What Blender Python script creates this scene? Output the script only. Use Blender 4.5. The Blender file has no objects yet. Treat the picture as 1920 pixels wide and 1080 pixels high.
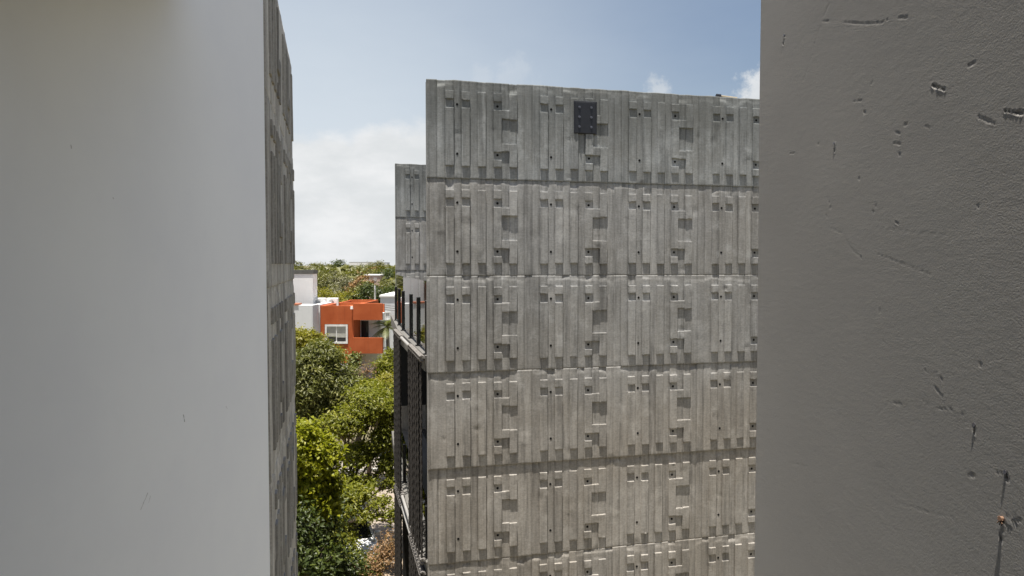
import bpy, math, random
import numpy as np

# ------------------------------------------------------------------ camera, sky, sun, exposure
S = bpy.context.scene
COL = S.collection
EYE = 10.3
PITCH = 0.03447
FOC = 1300.0                     # focal length in pixels of a 1920 wide picture
TH = 0.23394                     # heading of the tall concrete wall

cam_d = bpy.data.cameras.new('camera')
cam_d.sensor_width = 36.0
cam_d.lens = FOC / 1920.0 * 36.0
cam_d.clip_start = 0.05
cam_d.clip_end = 6000.0
cam = bpy.data.objects.new('camera', cam_d)
cam.location = (0, 0, EYE)
cam.rotation_euler = (math.pi / 2 - PITCH, 0, 0)
COL.objects.link(cam)
S.camera = cam

# sun: steep, from the upper left and a little behind the camera
SU, SN = 0.094, 0.120             # sideways and into-the-wall travel per metre of fall
U2 = np.array([math.cos(TH), math.sin(TH)])
N2 = np.array([-math.sin(TH), math.cos(TH)])
ldir = np.array([*(U2 * SU + N2 * SN), -1.0])
ldir /= np.linalg.norm(ldir)
SUN_EL = math.asin(-ldir[2])
SUN_AZ = math.atan2(-ldir[0], -ldir[1])       # clockwise from +Y

world = bpy.data.worlds.new('World')
S.world = world
world.use_nodes = True


def build_world():
    nt = world.node_tree
    nt.nodes.clear()
    N = nt.nodes.new
    L = nt.links.new
    out = N('ShaderNodeOutputWorld')
    bg = N('ShaderNodeBackground')
    bg.inputs['Strength'].default_value = 0.054
    L(bg.outputs[0], out.inputs[0])
    sky = N('ShaderNodeTexSky')
    sky.sky_type = 'NISHITA'
    sky.sun_disc = False
    sky.sun_elevation = SUN_EL
    sky.sun_rotation = SUN_AZ
    sky.air_density = 1.1
    sky.dust_density = 2.5
    tc = N('ShaderNodeTexCoord')
    sep = N('ShaderNodeSeparateXYZ')
    L(tc.outputs['Generated'], sep.inputs[0])

    def math_(op, a, b=None, c=None, clamp=False):
        m = N('ShaderNodeMath')
        m.operation = op
        m.use_clamp = clamp
        for i, v in enumerate((a, b, c)):
            if v is None:
                continue
            if isinstance(v, (int, float)):
                m.inputs[i].default_value = v
            else:
                L(v, m.inputs[i])
        return m.outputs[0]

    def ramp(v, lo, hi):
        m = N('ShaderNodeMapRange')
        m.interpolation_type = 'SMOOTHSTEP'
        L(v, m.inputs[0])
        m.inputs[1].default_value = lo
        m.inputs[2].default_value = hi
        return m.outputs[0]

    def noise(scale, detail, rough=0.55, sq=(1, 1, 1), off=(0, 0, 0)):
        mp = N('ShaderNodeMapping')
        mp.inputs['Scale'].default_value = sq
        mp.inputs['Location'].default_value = off
        L(tc.outputs['Generated'], mp.inputs[0])
        n = N('ShaderNodeTexNoise')
        n.inputs['Scale'].default_value = scale
        n.inputs['Detail'].default_value = detail
        n.inputs['Roughness'].default_value = rough
        L(mp.outputs[0], n.inputs['Vector'])
        return n.outputs[0]

    z = sep.outputs[2]
    big = noise(4.2, 6, 0.6, (1, 1, 1.6), (3.1, 0.4, 0.2))
    # cumulus bank that stands along the horizon, its top uneven
    top = math_('ADD', math_('MULTIPLY', math_('SUBTRACT', big, 0.5), 0.22), 0.205)
    bank = ramp(math_('SUBTRACT', top, z), -0.006, 0.03)
    # loose veil, thicker over one side of the sky
    veil_n = noise(1.6, 5, 0.6, (1, 1, 2.5), (0.3, 2.2, 1.1))

    def near_dir(px, py, r0, r1):
        u = (px - 960) / FOC
        v = -(py - 540) / FOC
        d = np.array([u, math.cos(PITCH) + v * math.sin(PITCH), -math.sin(PITCH) + v * math.cos(PITCH)])
        d /= np.linalg.norm(d)
        vm = N('ShaderNodeVectorMath')
        vm.operation = 'DISTANCE'
        L(tc.outputs['Generated'], vm.inputs[0])
        vm.inputs[1].default_value = d
        return ramp(vm.outputs['Value'], r1, r0)

    side = near_dir(350, 330, 0.15, 0.85)
    veil = math_('MULTIPLY', ramp(veil_n, 0.25, 0.75), 0.18)
    veil = math_('ADD', veil, math_('MULTIPLY', side, 0.95), clamp=True)
    low = ramp(z, 0.75, 0.02)
    veil = math_('MULTIPLY', veil, math_('ADD', math_('MULTIPLY', low, 0.75), 0.25), clamp=True)
    # a few small puffs just above the wall
    fine = noise(48, 6, 0.66)
    puff = None
    for px, py, r in ((966, 148, 0.030), (905, 140, 0.018), (1232, 166, 0.016), (1418, 172, 0.029)):
        n = near_dir(px, py, 0.0, r * 2.3)
        wgt = 0.16 if px < 1000 else (0.5 if px < 1300 else 0.85)
        p = math_('MULTIPLY', ramp(math_('ADD', n, math_('MULTIPLY', math_('SUBTRACT', fine, 0.5), 1.7)), 0.45, 1.05), wgt)
        puff = p if puff is None else math_('MAXIMUM', puff, p)
    mask = math_('MAXIMUM', math_('MULTIPLY', bank, 0.93), puff)
    # clouds: bright tops, greyer bodies
    body = noise(7, 7, 0.6, (1, 1, 2.2), (1.7, 0.2, 0.9))
    cr = N('ShaderNodeMixRGB')
    cr.inputs[1].default_value = (6.6, 6.8, 6.9, 1)
    cr.inputs[2].default_value = (8.0, 8.05, 8.1, 1)
    L(ramp(body, 0.32, 0.68), cr.inputs[0])
    vmix = N('ShaderNodeMixRGB')
    vmix.inputs[2].default_value = (6.2, 6.8, 7.4, 1)
    L(veil, vmix.inputs[0])
    L(sky.outputs[0], vmix.inputs[1])
    cmix = N('ShaderNodeMixRGB')
    L(mask, cmix.inputs[0])
    L(vmix.outputs[0], cmix.inputs[1])
    L(cr.outputs[0], cmix.inputs[2])
    L(cmix.outputs[0], bg.inputs['Color'])


build_world()

sun_d = bpy.data.lights.new('sun', 'SUN')
sun_d.energy = 5.0
sun_d.angle = math.radians(0.53)
sun_d.color = (1.0, 0.95, 0.87)
sun = bpy.data.objects.new('sun', sun_d)
sun.rotation_euler = (math.acos(-ldir[2]), 0, math.atan2(ldir[0], -ldir[1]) )
COL.objects.link(sun)
from mathutils import Vector, Matrix
sun.rotation_euler = Vector(ldir.tolist()).to_track_quat('-Z', 'Y').to_euler()
sun.location = (0, -10, 60)

S.view_settings.view_transform = 'Standard'
S.view_settings.look = 'None'
S.view_settings.exposure = 1.05
S.view_settings.gamma = 1.0
S.view_settings.use_curve_mapping = False
S.render.engine = 'CYCLES'
S.cycles.max_bounces = 8
S.cycles.transparent_max_bounces = 16

WALL_TOP = EYE + 3.38
# ------------------------------------------------------------------ helpers
rng = np.random.default_rng(7)
random.seed(7)


def ray(px, py):
    """world direction (per metre of depth) seen at a pixel of the 1920x1080 picture"""
    u = (px - 960) / FOC
    v = -(py - 540) / FOC
    d = np.array([u, math.cos(PITCH) + v * math.sin(PITCH), -math.sin(PITCH) + v * math.cos(PITCH)])
    return d / d[1]


def at(px, py, depth):
    p = ray(px, py) * depth
    return np.array([p[0], p[1], p[2] + EYE])


def empty(name, loc=(0, 0, 0), rz=0.0):
    o = bpy.data.objects.new(name, None)
    o.location = loc
    o.rotation_euler = (0, 0, rz)
    o.empty_display_size = 0.3
    COL.objects.link(o)
    return o


def tag(o, label=None, cat=None, group=None, kind=None):
    if label:
        o['label'] = label
    if cat:
        o['category'] = cat
    if group:
        o['group'] = group
    if kind:
        o['kind'] = kind
    return o


def make_mesh(name, verts, faces, mat=None, parent=None, smooth=False, loc=(0, 0, 0), rz=0.0):
    me = bpy.data.meshes.new(name)
    me.from_pydata([tuple(v) for v in verts], [], faces)
    if smooth:
        me.polygons.foreach_set('use_smooth', [True] * len(me.polygons))
    if mat:
        me.materials.append(mat)
    me.update()
    o = bpy.data.objects.new(name, me)
    o.location = loc
    o.rotation_euler = (0, 0, rz)
    COL.objects.link(o)
    if parent:
        o.parent = parent
    return o


def quad_mesh(name, V, F, mat=None, parent=None, smooth=False, colors=None):
    """fast path: V (n,3) array, F (m,k) index array"""
    me = bpy.data.meshes.new(name)
    V = np.asarray(V, dtype=np.float32)
    F = np.asarray(F, dtype=np.int32)
    m, k = F.shape
    me.vertices.add(len(V))
    me.vertices.foreach_set('co', V.ravel())
    me.loops.add(m * k)
    me.loops.foreach_set('vertex_index', F.ravel())
    me.polygons.add(m)
    me.polygons.foreach_set('loop_start', np.arange(0, m * k, k, dtype=np.int32))
    me.polygons.foreach_set('loop_total', np.full(m, k, dtype=np.int32))
    if smooth:
        me.polygons.foreach_set('use_smooth', np.ones(m, dtype=bool))
    if colors is not None:
        ca = me.attributes.new('tint', 'FLOAT', 'POINT')
        ca.data.foreach_set('value', np.asarray(colors, dtype=np.float32))
    if mat:
        me.materials.append(mat)
    me.update(calc_edges=True)
    o = bpy.data.objects.new(name, me)
    COL.objects.link(o)
    if parent:
        o.parent = parent
    return o


class MB:
    """collects boxes, prisms and tubes into one mesh"""

    def __init__(self):
        self.v, self.f = [], []

    def add(self, verts, faces):
        b = len(self.v)
        self.v += [tuple(p) for p in verts]
        self.f += [tuple(i + b for i in f) for f in faces]
        return self

    def box(self, x0, x1, y0, y1, z0, z1, bev=0.0):
        if bev <= 0:
            v = [(x, y, z) for z in (z0, z1) for y in (y0, y1) for x in (x0, x1)]
            f = [(0, 2, 3, 1), (4, 5, 7, 6), (0, 1, 5, 4), (2, 6, 7, 3), (0, 4, 6, 2), (1, 3, 7, 5)]
            return self.add(v, f)
        b = bev
        prof = [(x0 + b, y0), (x1 - b, y0), (x1, y0 + b), (x1, y1 - b), (x1 - b, y1), (x0 + b, y1), (x0, y1 - b), (x0, y0 + b)]
        cx, cy = (x0 + x1) / 2, (y0 + y1) / 2
        sx, sy = ((x1 - x0) / 2 - b) / ((x1 - x0) / 2), ((y1 - y0) / 2 - b) / ((y1 - y0) / 2)
        ins = [(cx + (x - cx) * sx, cy + (y - cy) * sy) for x, y in prof]
        v = [(x, y, z0) for x, y in ins] + [(x, y, z0 + b) for x, y in prof] + [(x, y, z1 - b) for x, y in prof] + [(x, y, z1) for x, y in ins]
        f = [tuple(range(7, -1, -1)), tuple(range(24, 32))]
        for k in range(3):
            for i in range(8):
                j = (i + 1) % 8
                f.append((k * 8 + i, k * 8 + j, k * 8 + 8 + j, k * 8 + 8 + i))
        return self.add(v, f)

    def prism(self, prof, y0, y1, axis='y'):
        """profile of (a, z) pairs extruded along y (or x)"""
        n = len(prof)
        if axis == 'y':
            v = [(a, y0, z) for a, z in prof] + [(a, y1, z) for a, z in prof]
        else:
            v = [(y0, a, z) for a, z in prof] + [(y1, a, z) for a, z in prof]
        f = [tuple(range(n)), tuple(range(2 * n - 1, n - 1, -1))]
        f += [(i, n + i, n + (i + 1) % n, (i + 1) % n) for i in range(n)]
        return self.add(v, f)

    def tube(self, pts, radii, seg=8):
        pts = [np.array(p, float) for p in pts]
        if isinstance(radii, (int, float)):
            radii = [radii] * len(pts)
        v, f = [], []
        for i, p in enumerate(pts):
            d = pts[min(i + 1, len(pts) - 1)] - pts[max(i - 1, 0)]
            d /= (np.linalg.norm(d) + 1e-9)
            a = np.cross(d, (0, 0, 1.0)) if abs(d[2]) < 0.9 else np.cross(d, (1.0, 0, 0))
            a /= np.linalg.norm(a)
            b = np.cross(d, a)
            for k in range(seg):
                t = 2 * math.pi * k / seg
                v.append(p + (a * math.cos(t) + b * math.sin(t)) * radii[i])
        for i in range(len(pts) - 1):
            for k in range(seg):
                k2 = (k + 1) % seg
                f.append((i * seg + k, i * seg + k2, (i + 1) * seg + k2, (i + 1) * seg + k))
        f.append(tuple(range(seg - 1, -1, -1)))
        f.append(tuple((len(pts) - 1) * seg + k for k in range(seg)))
        return self.add(v, f)

    def build(self, name, mat=None, parent=None, smooth=False):
        return make_mesh(name, self.v, self.f, mat, parent, smooth)


# ------------------------------------------------------------------ materials
class NT:
    def __init__(self, name):
        self.m = bpy.data.materials.new(name)
        self.m.use_nodes = True
        self.t = self.m.node_tree
        self.t.nodes.clear()
        self.out = self.t.nodes.new('ShaderNodeOutputMaterial')
        self.p = self.t.nodes.new('ShaderNodeBsdfPrincipled')
        self.p.inputs['Roughness'].default_value = 0.85
        self.p.inputs['Specular IOR Level'].default_value = 0.25
        self.L(self.p.outputs[0], self.out.inputs[0])
        self.co = None

    def N(self, t):
        return self.t.nodes.new(t)

    def L(self, a, b):
        self.t.links.new(a, b)

    def set(self, sock, v):
        if isinstance(v, (int, float)):
            sock.default_value = v
        elif isinstance(v, tuple):
            sock.default_value = v if len(v) == len(sock.default_value) else (*v, 1.0)
        else:
            self.L(v, sock)

    def coord(self):
        if self.co is None:
            self.co = self.N('ShaderNodeTexCoord').outputs['Object']
        return self.co

    def noise(self, scale, detail=5, rough=0.55, sq=(1, 1, 1), off=(0, 0, 0), dist=0.0, out=0):
        mp = self.N('ShaderNodeMapping')
        mp.inputs['Scale'].default_value = sq
        mp.inputs['Location'].default_value = off
        self.L(self.coord(), mp.inputs[0])
        n = self.N('ShaderNodeTexNoise')
        n.inputs['Scale'].default_value = scale
        n.inputs['Detail'].default_value = detail
        n.inputs['Roughness'].default_value = rough
        n.inputs['Distortion'].default_value = dist
        self.L(mp.outputs[0], n.inputs['Vector'])
        return n.outputs[out]

    def ramp(self, v, lo, hi, a=0.0, b=1.0):
        m = self.N('ShaderNodeMapRange')
        m.interpolation_type = 'SMOOTHSTEP'
        self.set(m.inputs[0], v)
        for i, x in zip((1, 2, 3, 4), (lo, hi, a, b)):
            m.inputs[i].default_value = x
        return m.outputs[0]

    def math(self, op, a, b=None, clamp=False):
        m = self.N('ShaderNodeMath')
        m.operation = op
        m.use_clamp = clamp
        self.set(m.inputs[0], a)
        if b is not None:
            self.set(m.inputs[1], b)
        return m.outputs[0]

    def mix(self, f, a, b, mode='MIX'):
        m = self.N('ShaderNodeMixRGB')
        m.blend_type = mode
        self.set(m.inputs[0], f)
        self.set(m.inputs[1], a)
        self.set(m.inputs[2], b)
        return m.outputs[0]

    def bump(self, h, strength, dist, prev=None):
        b = self.N('ShaderNodeBump')
        b.inputs['Strength'].default_value = strength
        b.inputs['Distance'].default_value = dist
        self.L(h, b.inputs['Height'])
        if prev is not None:
            self.L(prev, b.inputs['Normal'])
        return b.outputs[0]

    def color(self, v):
        self.set(self.p.inputs['Base Color'], v)
        return self

    def normal(self, v):
        self.L(v, self.p.inputs['Normal'])


def plain(name, col, rough=0.8, spec=0.3, metal=0.0, var=0.12, scale=3.0, bump=0.0):
    n = NT(name)
    a = tuple(c * (1 - var) for c in col)
    b = tuple(min(1, c * (1 + var)) for c in col)
    n.color(n.mix(n.ramp(n.noise(scale, 6), 0.3, 0.7), a, b))
    n.p.inputs['Roughness'].default_value = rough
    n.p.inputs['Specular IOR Level'].default_value = spec
    n.p.inputs['Metallic'].default_value = metal
    if bump:
        n.normal(n.bump(n.noise(40, 4), bump, 0.01))
    return n.m


def concrete(name, light, warm, dark, top_z=None, grime=1.0, fine_amt=0.16, pl=0.10):
    n = NT(name)
    sep = n.N('ShaderNodeSeparateXYZ')
    n.L(n.coord(), sep.inputs[0])
    x, z = sep.outputs[0], sep.outputs[2]
    streak = n.noise(1.0, 7, 0.62, (9, 9, 0.55))
    fine_streak = n.noise(1.0, 4, 0.6, (42, 42, 1.4), (2, 1, 4))
    blotch = n.noise(0.8, 6, 0.6, (1, 1, 1), (5, 3, 1))
    patch = n.noise(3.4, 8, 0.68, (1, 1, 0.8), (1, 8, 2))
    # each plank of the formwork left its own tone
    col = n.math('FLOOR', n.math('DIVIDE', n.math('ADD', x, 0.002), 0.1505))
    row = n.math('FLOOR', n.math('DIVIDE', n.math('SUBTRACT', WALL_TOP, z), 1.8))
    wn = n.N('ShaderNodeTexWhiteNoise')
    wn.noise_dimensions = '2D'
    cmb = n.N('ShaderNodeCombineXYZ')
    n.L(col, cmb.inputs[0])
    n.L(row, cmb.inputs[1])
    n.L(cmb.outputs[0], wn.inputs['Vector'])
    c = n.mix(n.ramp(blotch, 0.32, 0.66), light, warm)
    c = n.mix(n.math('MULTIPLY', n.ramp(streak, 0.47, 0.74), 0.62 * grime), c, dark)
    c = n.mix(n.math('MULTIPLY', n.ramp(patch, 0.48, 0.70), 0.55), c, tuple(min(0.6, v * 1.35) for v in light))
    plank = n.ramp(wn.outputs['Value'], 0.0, 1.0, 1 - pl, 1 + pl)
    c = n.mix(1.0, c, plank, 'MULTIPLY')
    c = n.mix(fine_amt, c, n.ramp(fine_streak, 0.3, 0.7, 0.55, 1.35), 'MULTIPLY')
    sp_ = n.noise(1.0, 5, .7, (20, 20, 34), (9, 1, 1))
    c = n.mix(.55, c, n.ramp(sp_, .3, .7, .72, 1.26), 'MULTIPLY')
    run = n.noise(1.0, 6, .65, (3.2, 3.2, .16), (4, 9, 2))
    c = n.mix(n.math('MULTIPLY', n.ramp(run, .56, .70), .42 * grime), c, tuple(v * .62 for v in dark))
    lime = n.noise(1.0, 6, .7, (5.5, 5.5, .5), (11, 2, 8))
    c = n.mix(n.math('MULTIPLY', n.ramp(lime, .56, .72), .5), c, tuple(min(.6, v * 1.55) for v in light))
    pock = n.noise(26, 3, 0.5)
    c = n.mix(n.math('MULTIPLY', n.ramp(pock, 0.70, 0.78), 0.45), c, tuple(v * 0.5 for v in dark))
    if top_z is not None:
        # rain washed grime of the uppermost course: runs down from the coping in uneven fingers
        fing = n.math('ADD', n.math('MULTIPLY', n.noise(1.0, 5, 0.6, (5, 5, 0.25), (7, 7, 7)), 2.6), -1.0)
        edge = n.math('SUBTRACT', z, n.math('SUBTRACT', top_z - 0.75, fing))
        g = n.math('MULTIPLY', n.ramp(edge, -0.5, 0.75), 0.5 * grime)
        c = n.mix(g, c, (0.075, 0.078, 0.072))
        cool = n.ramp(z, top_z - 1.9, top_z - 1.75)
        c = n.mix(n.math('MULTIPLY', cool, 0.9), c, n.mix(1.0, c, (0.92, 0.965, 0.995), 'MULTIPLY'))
        bounce_tint = n.ramp(z, top_z - 4.2, top_z - 7.4)  # light bounced up from the ground, painted as a warm tint on lower courses
        c = n.mix(n.math('MULTIPLY', bounce_tint, 0.9), c, n.mix(1.0, c, (1.05, 0.98, 0.895), 'MULTIPLY'))
    n.color(c)
    n.p.inputs['Roughness'].default_value = 0.95
    n.p.inputs['Specular IOR Level'].default_value = 0.15
    saw = n.noise(1.0, 3, 0.6, (3.0, 3.0, 55))
    grain = n.noise(1.0, 4, 0.6, (70, 70, 2.5), (3, 3, 3))
    grit = n.noise(60, 4, 0.6)
    nb = n.bump(saw, 0.42, 0.004)
    nb = n.bump(grain, 0.25, 0.003, nb)
    nb = n.bump(grit, 0.4, 0.003, nb)
    nb = n.bump(n.noise(7, 4), 0.3, 0.008, nb)
    n.normal(nb)
    return n.m


M = {}
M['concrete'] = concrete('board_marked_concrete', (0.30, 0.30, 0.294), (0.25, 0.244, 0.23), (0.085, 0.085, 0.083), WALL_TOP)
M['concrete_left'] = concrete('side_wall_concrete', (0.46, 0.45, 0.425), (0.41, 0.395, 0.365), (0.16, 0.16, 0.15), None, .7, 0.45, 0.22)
M['strip_left'] = concrete('side_wall_darker_strips', (0.29, 0.285, 0.268), (0.24, 0.233, 0.215), (0.11, 0.11, 0.105), None, .6, 0.35, 0.2)  # raised strips of the side wall, darker than its panels
M['steel'] = plain('dark_steel', (0.022, 0.024, 0.030), 0.45, 0.5, 0.4)
M['bolt'] = plain('bolt_steel', (0.16, 0.16, 0.18), 0.35, 0.5, 0.8)
M['hole'] = plain('hole_shadow_black', (0.012, 0.012, 0.012), 1.0, 0.0)
M['rope'] = plain('dark_rope_fibre', (0.055, 0.050, 0.046), 0.9, 0.2, 0.0, 0.35, 60.0)
M['rope_wrap'] = plain('wound_rope_fibre', (0.16, 0.15, 0.14), 0.9, 0.2, 0.0, 0.3, 60.0)
M['rail'] = plain('pale_rail_metal', (0.30, 0.29, 0.275), 0.5, 0.4, 0.2)
M['black_post'] = plain('black_post_metal', (0.012, 0.012, 0.013), 0.4, 0.4, 0.3)
M['interior'] = plain('dim_interior_plaster', (0.20, 0.19, 0.17), 0.9)
M['dark_frame'] = plain('dark_window_frame', (0.02, 0.02, 0.02), 0.4, 0.4)
M['tile'] = plain('terrace_tile', (0.13, 0.125, 0.115), 0.6)


def glass(name, tint, rough=0.02):
    n = NT(name)
    g = n.N('ShaderNodeBsdfGlossy')
    g.inputs['Roughness'].default_value = rough
    t = n.N('ShaderNodeBsdfTransparent')
    t.inputs['Color'].default_value = (*tint, 1)
    fr = n.N('ShaderNodeFresnel')
    fr.inputs['IOR'].default_value = 1.5
    mx = n.N('ShaderNodeMixShader')
    n.L(fr.outputs[0], mx.inputs[0])
    n.L(t.outputs[0], mx.inputs[1])
    n.L(g.outputs[0], mx.inputs[2])
    n.L(mx.outputs[0], n.out.inputs[0])
    return n.m


M['glass'] = glass('railing_glass', (0.66, 0.76, 0.71))
M['dark_glass'] = NT('tinted_window_glass').color((0.015, 0.017, 0.018)).m
M['dark_glass'].node_tree.nodes['Principled BSDF'].inputs['Roughness'].default_value = 0.04
M['dark_glass'].node_tree.nodes['Principled BSDF'].inputs['Specular IOR Level'].default_value = 0.6


def stucco(name, col, scuffs=(), ripple=0.35, grain=0.25):
    n = NT(name)
    a = n.noise(0.9, 6, 0.6)
    c = n.mix(n.ramp(a, 0.3, 0.7), tuple(v * 0.975 for v in col), tuple(min(0.95, v * 1.02) for v in col))
    c = n.mix(n.math('MULTIPLY', n.ramp(n.noise(5, 7, 0.65), 0.55, 0.8), 0.07), c, tuple(v * 0.7 for v in col))
    for (p0, p1, w, s) in scuffs:
        # a rubbed streak: distance to a segment
        va = n.N('ShaderNodeVectorMath')
        va.operation = 'SUBTRACT'
        n.L(n.coord(), va.inputs[0])
        va.inputs[1].default_value = p0
        d = [b - a_ for a_, b in zip(p0, p1)]
        ll = sum(q * q for q in d)
        dp = n.N('ShaderNodeVectorMath')
        dp.operation = 'DOT_PRODUCT'
        n.L(va.outputs[0], dp.inputs[0])
        dp.inputs[1].default_value = d
        tt = n.math('DIVIDE', dp.outputs['Value'], ll, True)
        sc = n.N('ShaderNodeVectorMath')
        sc.operation = 'SCALE'
        sc.inputs[0].default_value = d
        n.L(tt, sc.inputs['Scale'])
        ds = n.N('ShaderNodeVectorMath')
        ds.operation = 'DISTANCE'
        n.L(va.outputs[0], ds.inputs[0])
        n.L(sc.outputs[0], ds.inputs[1])
        dd = n.math('ADD', ds.outputs['Value'], n.math('MULTIPLY', n.math('SUBTRACT', n.noise(90, 3), 0.5), w * 3))
        c = n.mix(n.math('MULTIPLY', n.ramp(dd, w, w * 0.3), s), c, tuple(v * 0.25 for v in col))
    n.color(c)
    n.p.inputs['Roughness'].default_value = 0.9
    nb = n.bump(n.noise(1.0, 5, 0.6, (16, 16, 60)), ripple, 0.004)
    nb = n.bump(n.noise(1.0, 4, 0.6, (170, 170, 300)), grain, 0.0012, nb)
    nb = n.bump(n.noise(2.2, 3), ripple * 0.25, 0.02, nb)
    n.normal(nb)
    return n.m


# ------------------------------------------------------------------ ground, road
def ground_material():
    n = NT('dry_grass_and_soil')
    a = n.ramp(n.noise(0.12, 8, 0.65), 0.40, 0.62)
    b = n.ramp(n.noise(1.8, 7, 0.7), 0.35, 0.65)
    c = n.mix(a, (0.075, 0.080, 0.030), (0.27, 0.21, 0.145))
    c = n.mix(n.math('MULTIPLY', b, 0.5), c, (0.10, 0.085, 0.05))
    n.color(c)
    n.normal(n.bump(n.noise(9, 6), 0.6, 0.05))
    return n.m


def paving_material(name, col, var=0.12):
    n = NT(name)
    c = n.mix(n.ramp(n.noise(0.5, 7, 0.65), 0.3, 0.7), tuple(v * (1 - var) for v in col), tuple(v * (1 + var) for v in col))
    c = n.mix(n.math('MULTIPLY', n.ramp(n.noise(6, 6, 0.7), 0.55, 0.75), 0.3), c, tuple(v * 0.55 for v in col))
    n.color(c)
    n.normal(n.bump(n.noise(35, 5), 0.4, 0.01))
    return n.m


make_mesh('ground', [(-2500, -400, 0), (2500, -400, 0), (2500, 4000, 0), (-2500, 4000, 0)], [(0, 1, 2, 3)], ground_material())['kind'] = 'structure'

ORG = np.array([-1.55858, 12.74047])          # left end of the tall wall, on the ground


def bl(x, y, z=0.0):
    """point of the tall building's own frame in the world"""
    p = ORG + U2 * x + N2 * y
    return (p[0], p[1], z)


road_m = paving_material('pale_street_concrete', (0.25, 0.21, 0.17))
walk_m = paving_material('sidewalk_concrete', (0.28, 0.25, 0.215))
rd = [bl(-60, 13.2, 0.008), bl(70, 13.2, 0.008), bl(70, 22.0, 0.008), bl(-60, 22.0, 0.008)]
make_mesh('road', rd, [(0, 1, 2, 3)], road_m)['kind'] = 'structure'
b = MB()
b.box(-60, 70, 22.16, 24.2, 0.0, 0.13)
o = b.build('sidewalk', walk_m)
o.location = (ORG[0], ORG[1], 0)
o.rotation_euler = (0, 0, TH)
o['kind'] = 'structure'
b = MB()
b.box(-60, 70, 22.0, 22.155, 0.0, 0.14, 0.012)
o = b.build('kerb', paving_material('kerb_stone', (0.38, 0.37, 0.35)))
o.location = (ORG[0], ORG[1], 0)
o.rotation_euler = (0, 0, TH)
o['kind'] = 'structure'
fc = [bl(-9, 7.0, 0.004), bl(30, 7.0, 0.004), bl(30, 13.2, 0.004), bl(-9, 13.2, 0.004)]
make_mesh('forecourt', fc, [(0, 1, 2, 3)], paving_material('forecourt_gravel', (0.26, 0.205, 0.15), 0.2))['kind'] = 'structure'

# ------------------------------------------------------------------ relief panels
PW = 1.8057                       # module of the relief
PH = 1.8
CW = PW / 12
STRIPS = [(1, 2, .113, .199), (1, 2, .280, .876), (3, 4, .113, .199), (3, 4, .280, .876), (5, 6, .113, .876),
          (7, 8, .113, .204), (7, 8, .285, .715), (8, 9, .285, .376), (9, 10, .113, .376), (7, 8, .796, .876),
          (8, 9, .624, .715), (9, 10, .624, .876)]
DEPTH = 0.028


def vnoise(seed):
    r = np.random.default_rng(seed)
    tab = r.random((64, 64))

    def f(x, y):
        x = np.asarray(x, float)
        y = np.asarray(y, float)
        xi = np.floor(x).astype(int)
        yi = np.floor(y).astype(int)
        fx = x - xi
        fy = y - yi
        fx = fx * fx * (3 - 2 * fx)
        fy = fy * fy * (3 - 2 * fy)
        g = lambda i, j: tab[i % 64, j % 64]
        return (g(xi, yi) * (1 - fx) + g(xi + 1, yi) * fx) * (1 - fy) + (g(xi, yi + 1) * (1 - fx) + g(xi + 1, yi + 1) * fx) * fy
    return f


class Relief:
    """surface of a board-marked wall: offset towards the viewer for module column u (m) and height below the top (m)"""

    def __init__(self, seed, joints):
        self.n1, self.n2, self.n3 = vnoise(seed), vnoise(seed + 1), vnoise(seed + 2)
        self.r = np.random.default_rng(seed + 3)
        self.plank = self.r.normal(0, 0.0009, (12, 80))
        self.tilt = self.r.normal(0, 0.0014, (12, 80))
        self.edge = np.abs(self.r.normal(0.003, 0.009, (12, 2, 80)))
        self.gap = np.where(self.r.random((12, 80)) < .75, self.r.uniform(.003, .010, (12, 80)), 0)
        self.reach = self.r.uniform(.2, 1.3, (12, 80))
        self.patches = [(self.r.uniform(0, 7.2), self.r.uniform(0, 10.8), self.r.uniform(.03, .11), self.r.uniform(.02, .14), self.r.choice([-.007, .004, .006, -.005])) for _ in range(80)]
        self.joints = joints

    def step(self, j, u):
        """how far the course above joint j stands out beyond the course below, at u"""
        pts = self.joints.get(j, [(0, 0.0)])
        xs = [p[0] * PW for p in pts]
        return 0.85 * np.interp(u, xs, [p[1] for p in pts])

    def seam(self, row, us):
        # open joints between the form boards
        k = np.rint(us / CW)
        on = np.abs(us - k * CW) < 1e-5
        g = self.gap[row, np.clip(k.astype(int) + 4, 0, 79)]
        return np.where(on, g, 0.0)

    def off(self, u, row, t):
        u = np.asarray(u, float)
        t = np.asarray(t, float)
        c = np.clip(np.floor((u + 1e-6) / CW).astype(int) + 4, 0, 79)
        d = (1 - t) * (-0.5 * self.step(row, u)) + t * (0.5 * self.step(row + 1, u))
        d = d + self.plank[row, c] + self.tilt[row, c] * (t - 0.5)
        z = (row + t) * PH
        d = d + (self.n1(u * 1.7 + 9, z * 1.3) - 0.5) * 0.008 + (self.n2(u * 7 + 3, z * 4) - 0.5) * 0.0022
        # uneven board ends near the joints
        reach = 0.030 + 0.085 * self.n3(u * 9, row * 7.7 + 2) * self.reach[row, c]
        d = d - self.edge[row, 0, c] * np.clip((1 - t / reach) * 2.5, 0, 1) * (0.4 + self.n3(u * 20, row * 7.7))
        for (pu, pz, wu, wz, h) in self.patches:
            e = np.clip(1 - np.abs(u - pu) / wu, 0, 1) * np.clip(1 - np.abs(z - pz) / wz, 0, 1)
            d = d + h * np.clip(e * 5, 0, 1)
        d = d - 0.12 * self.edge[row, 1, c] * np.clip(1 - (1 - t) / 0.03, 0, 1)
        return d


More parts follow.
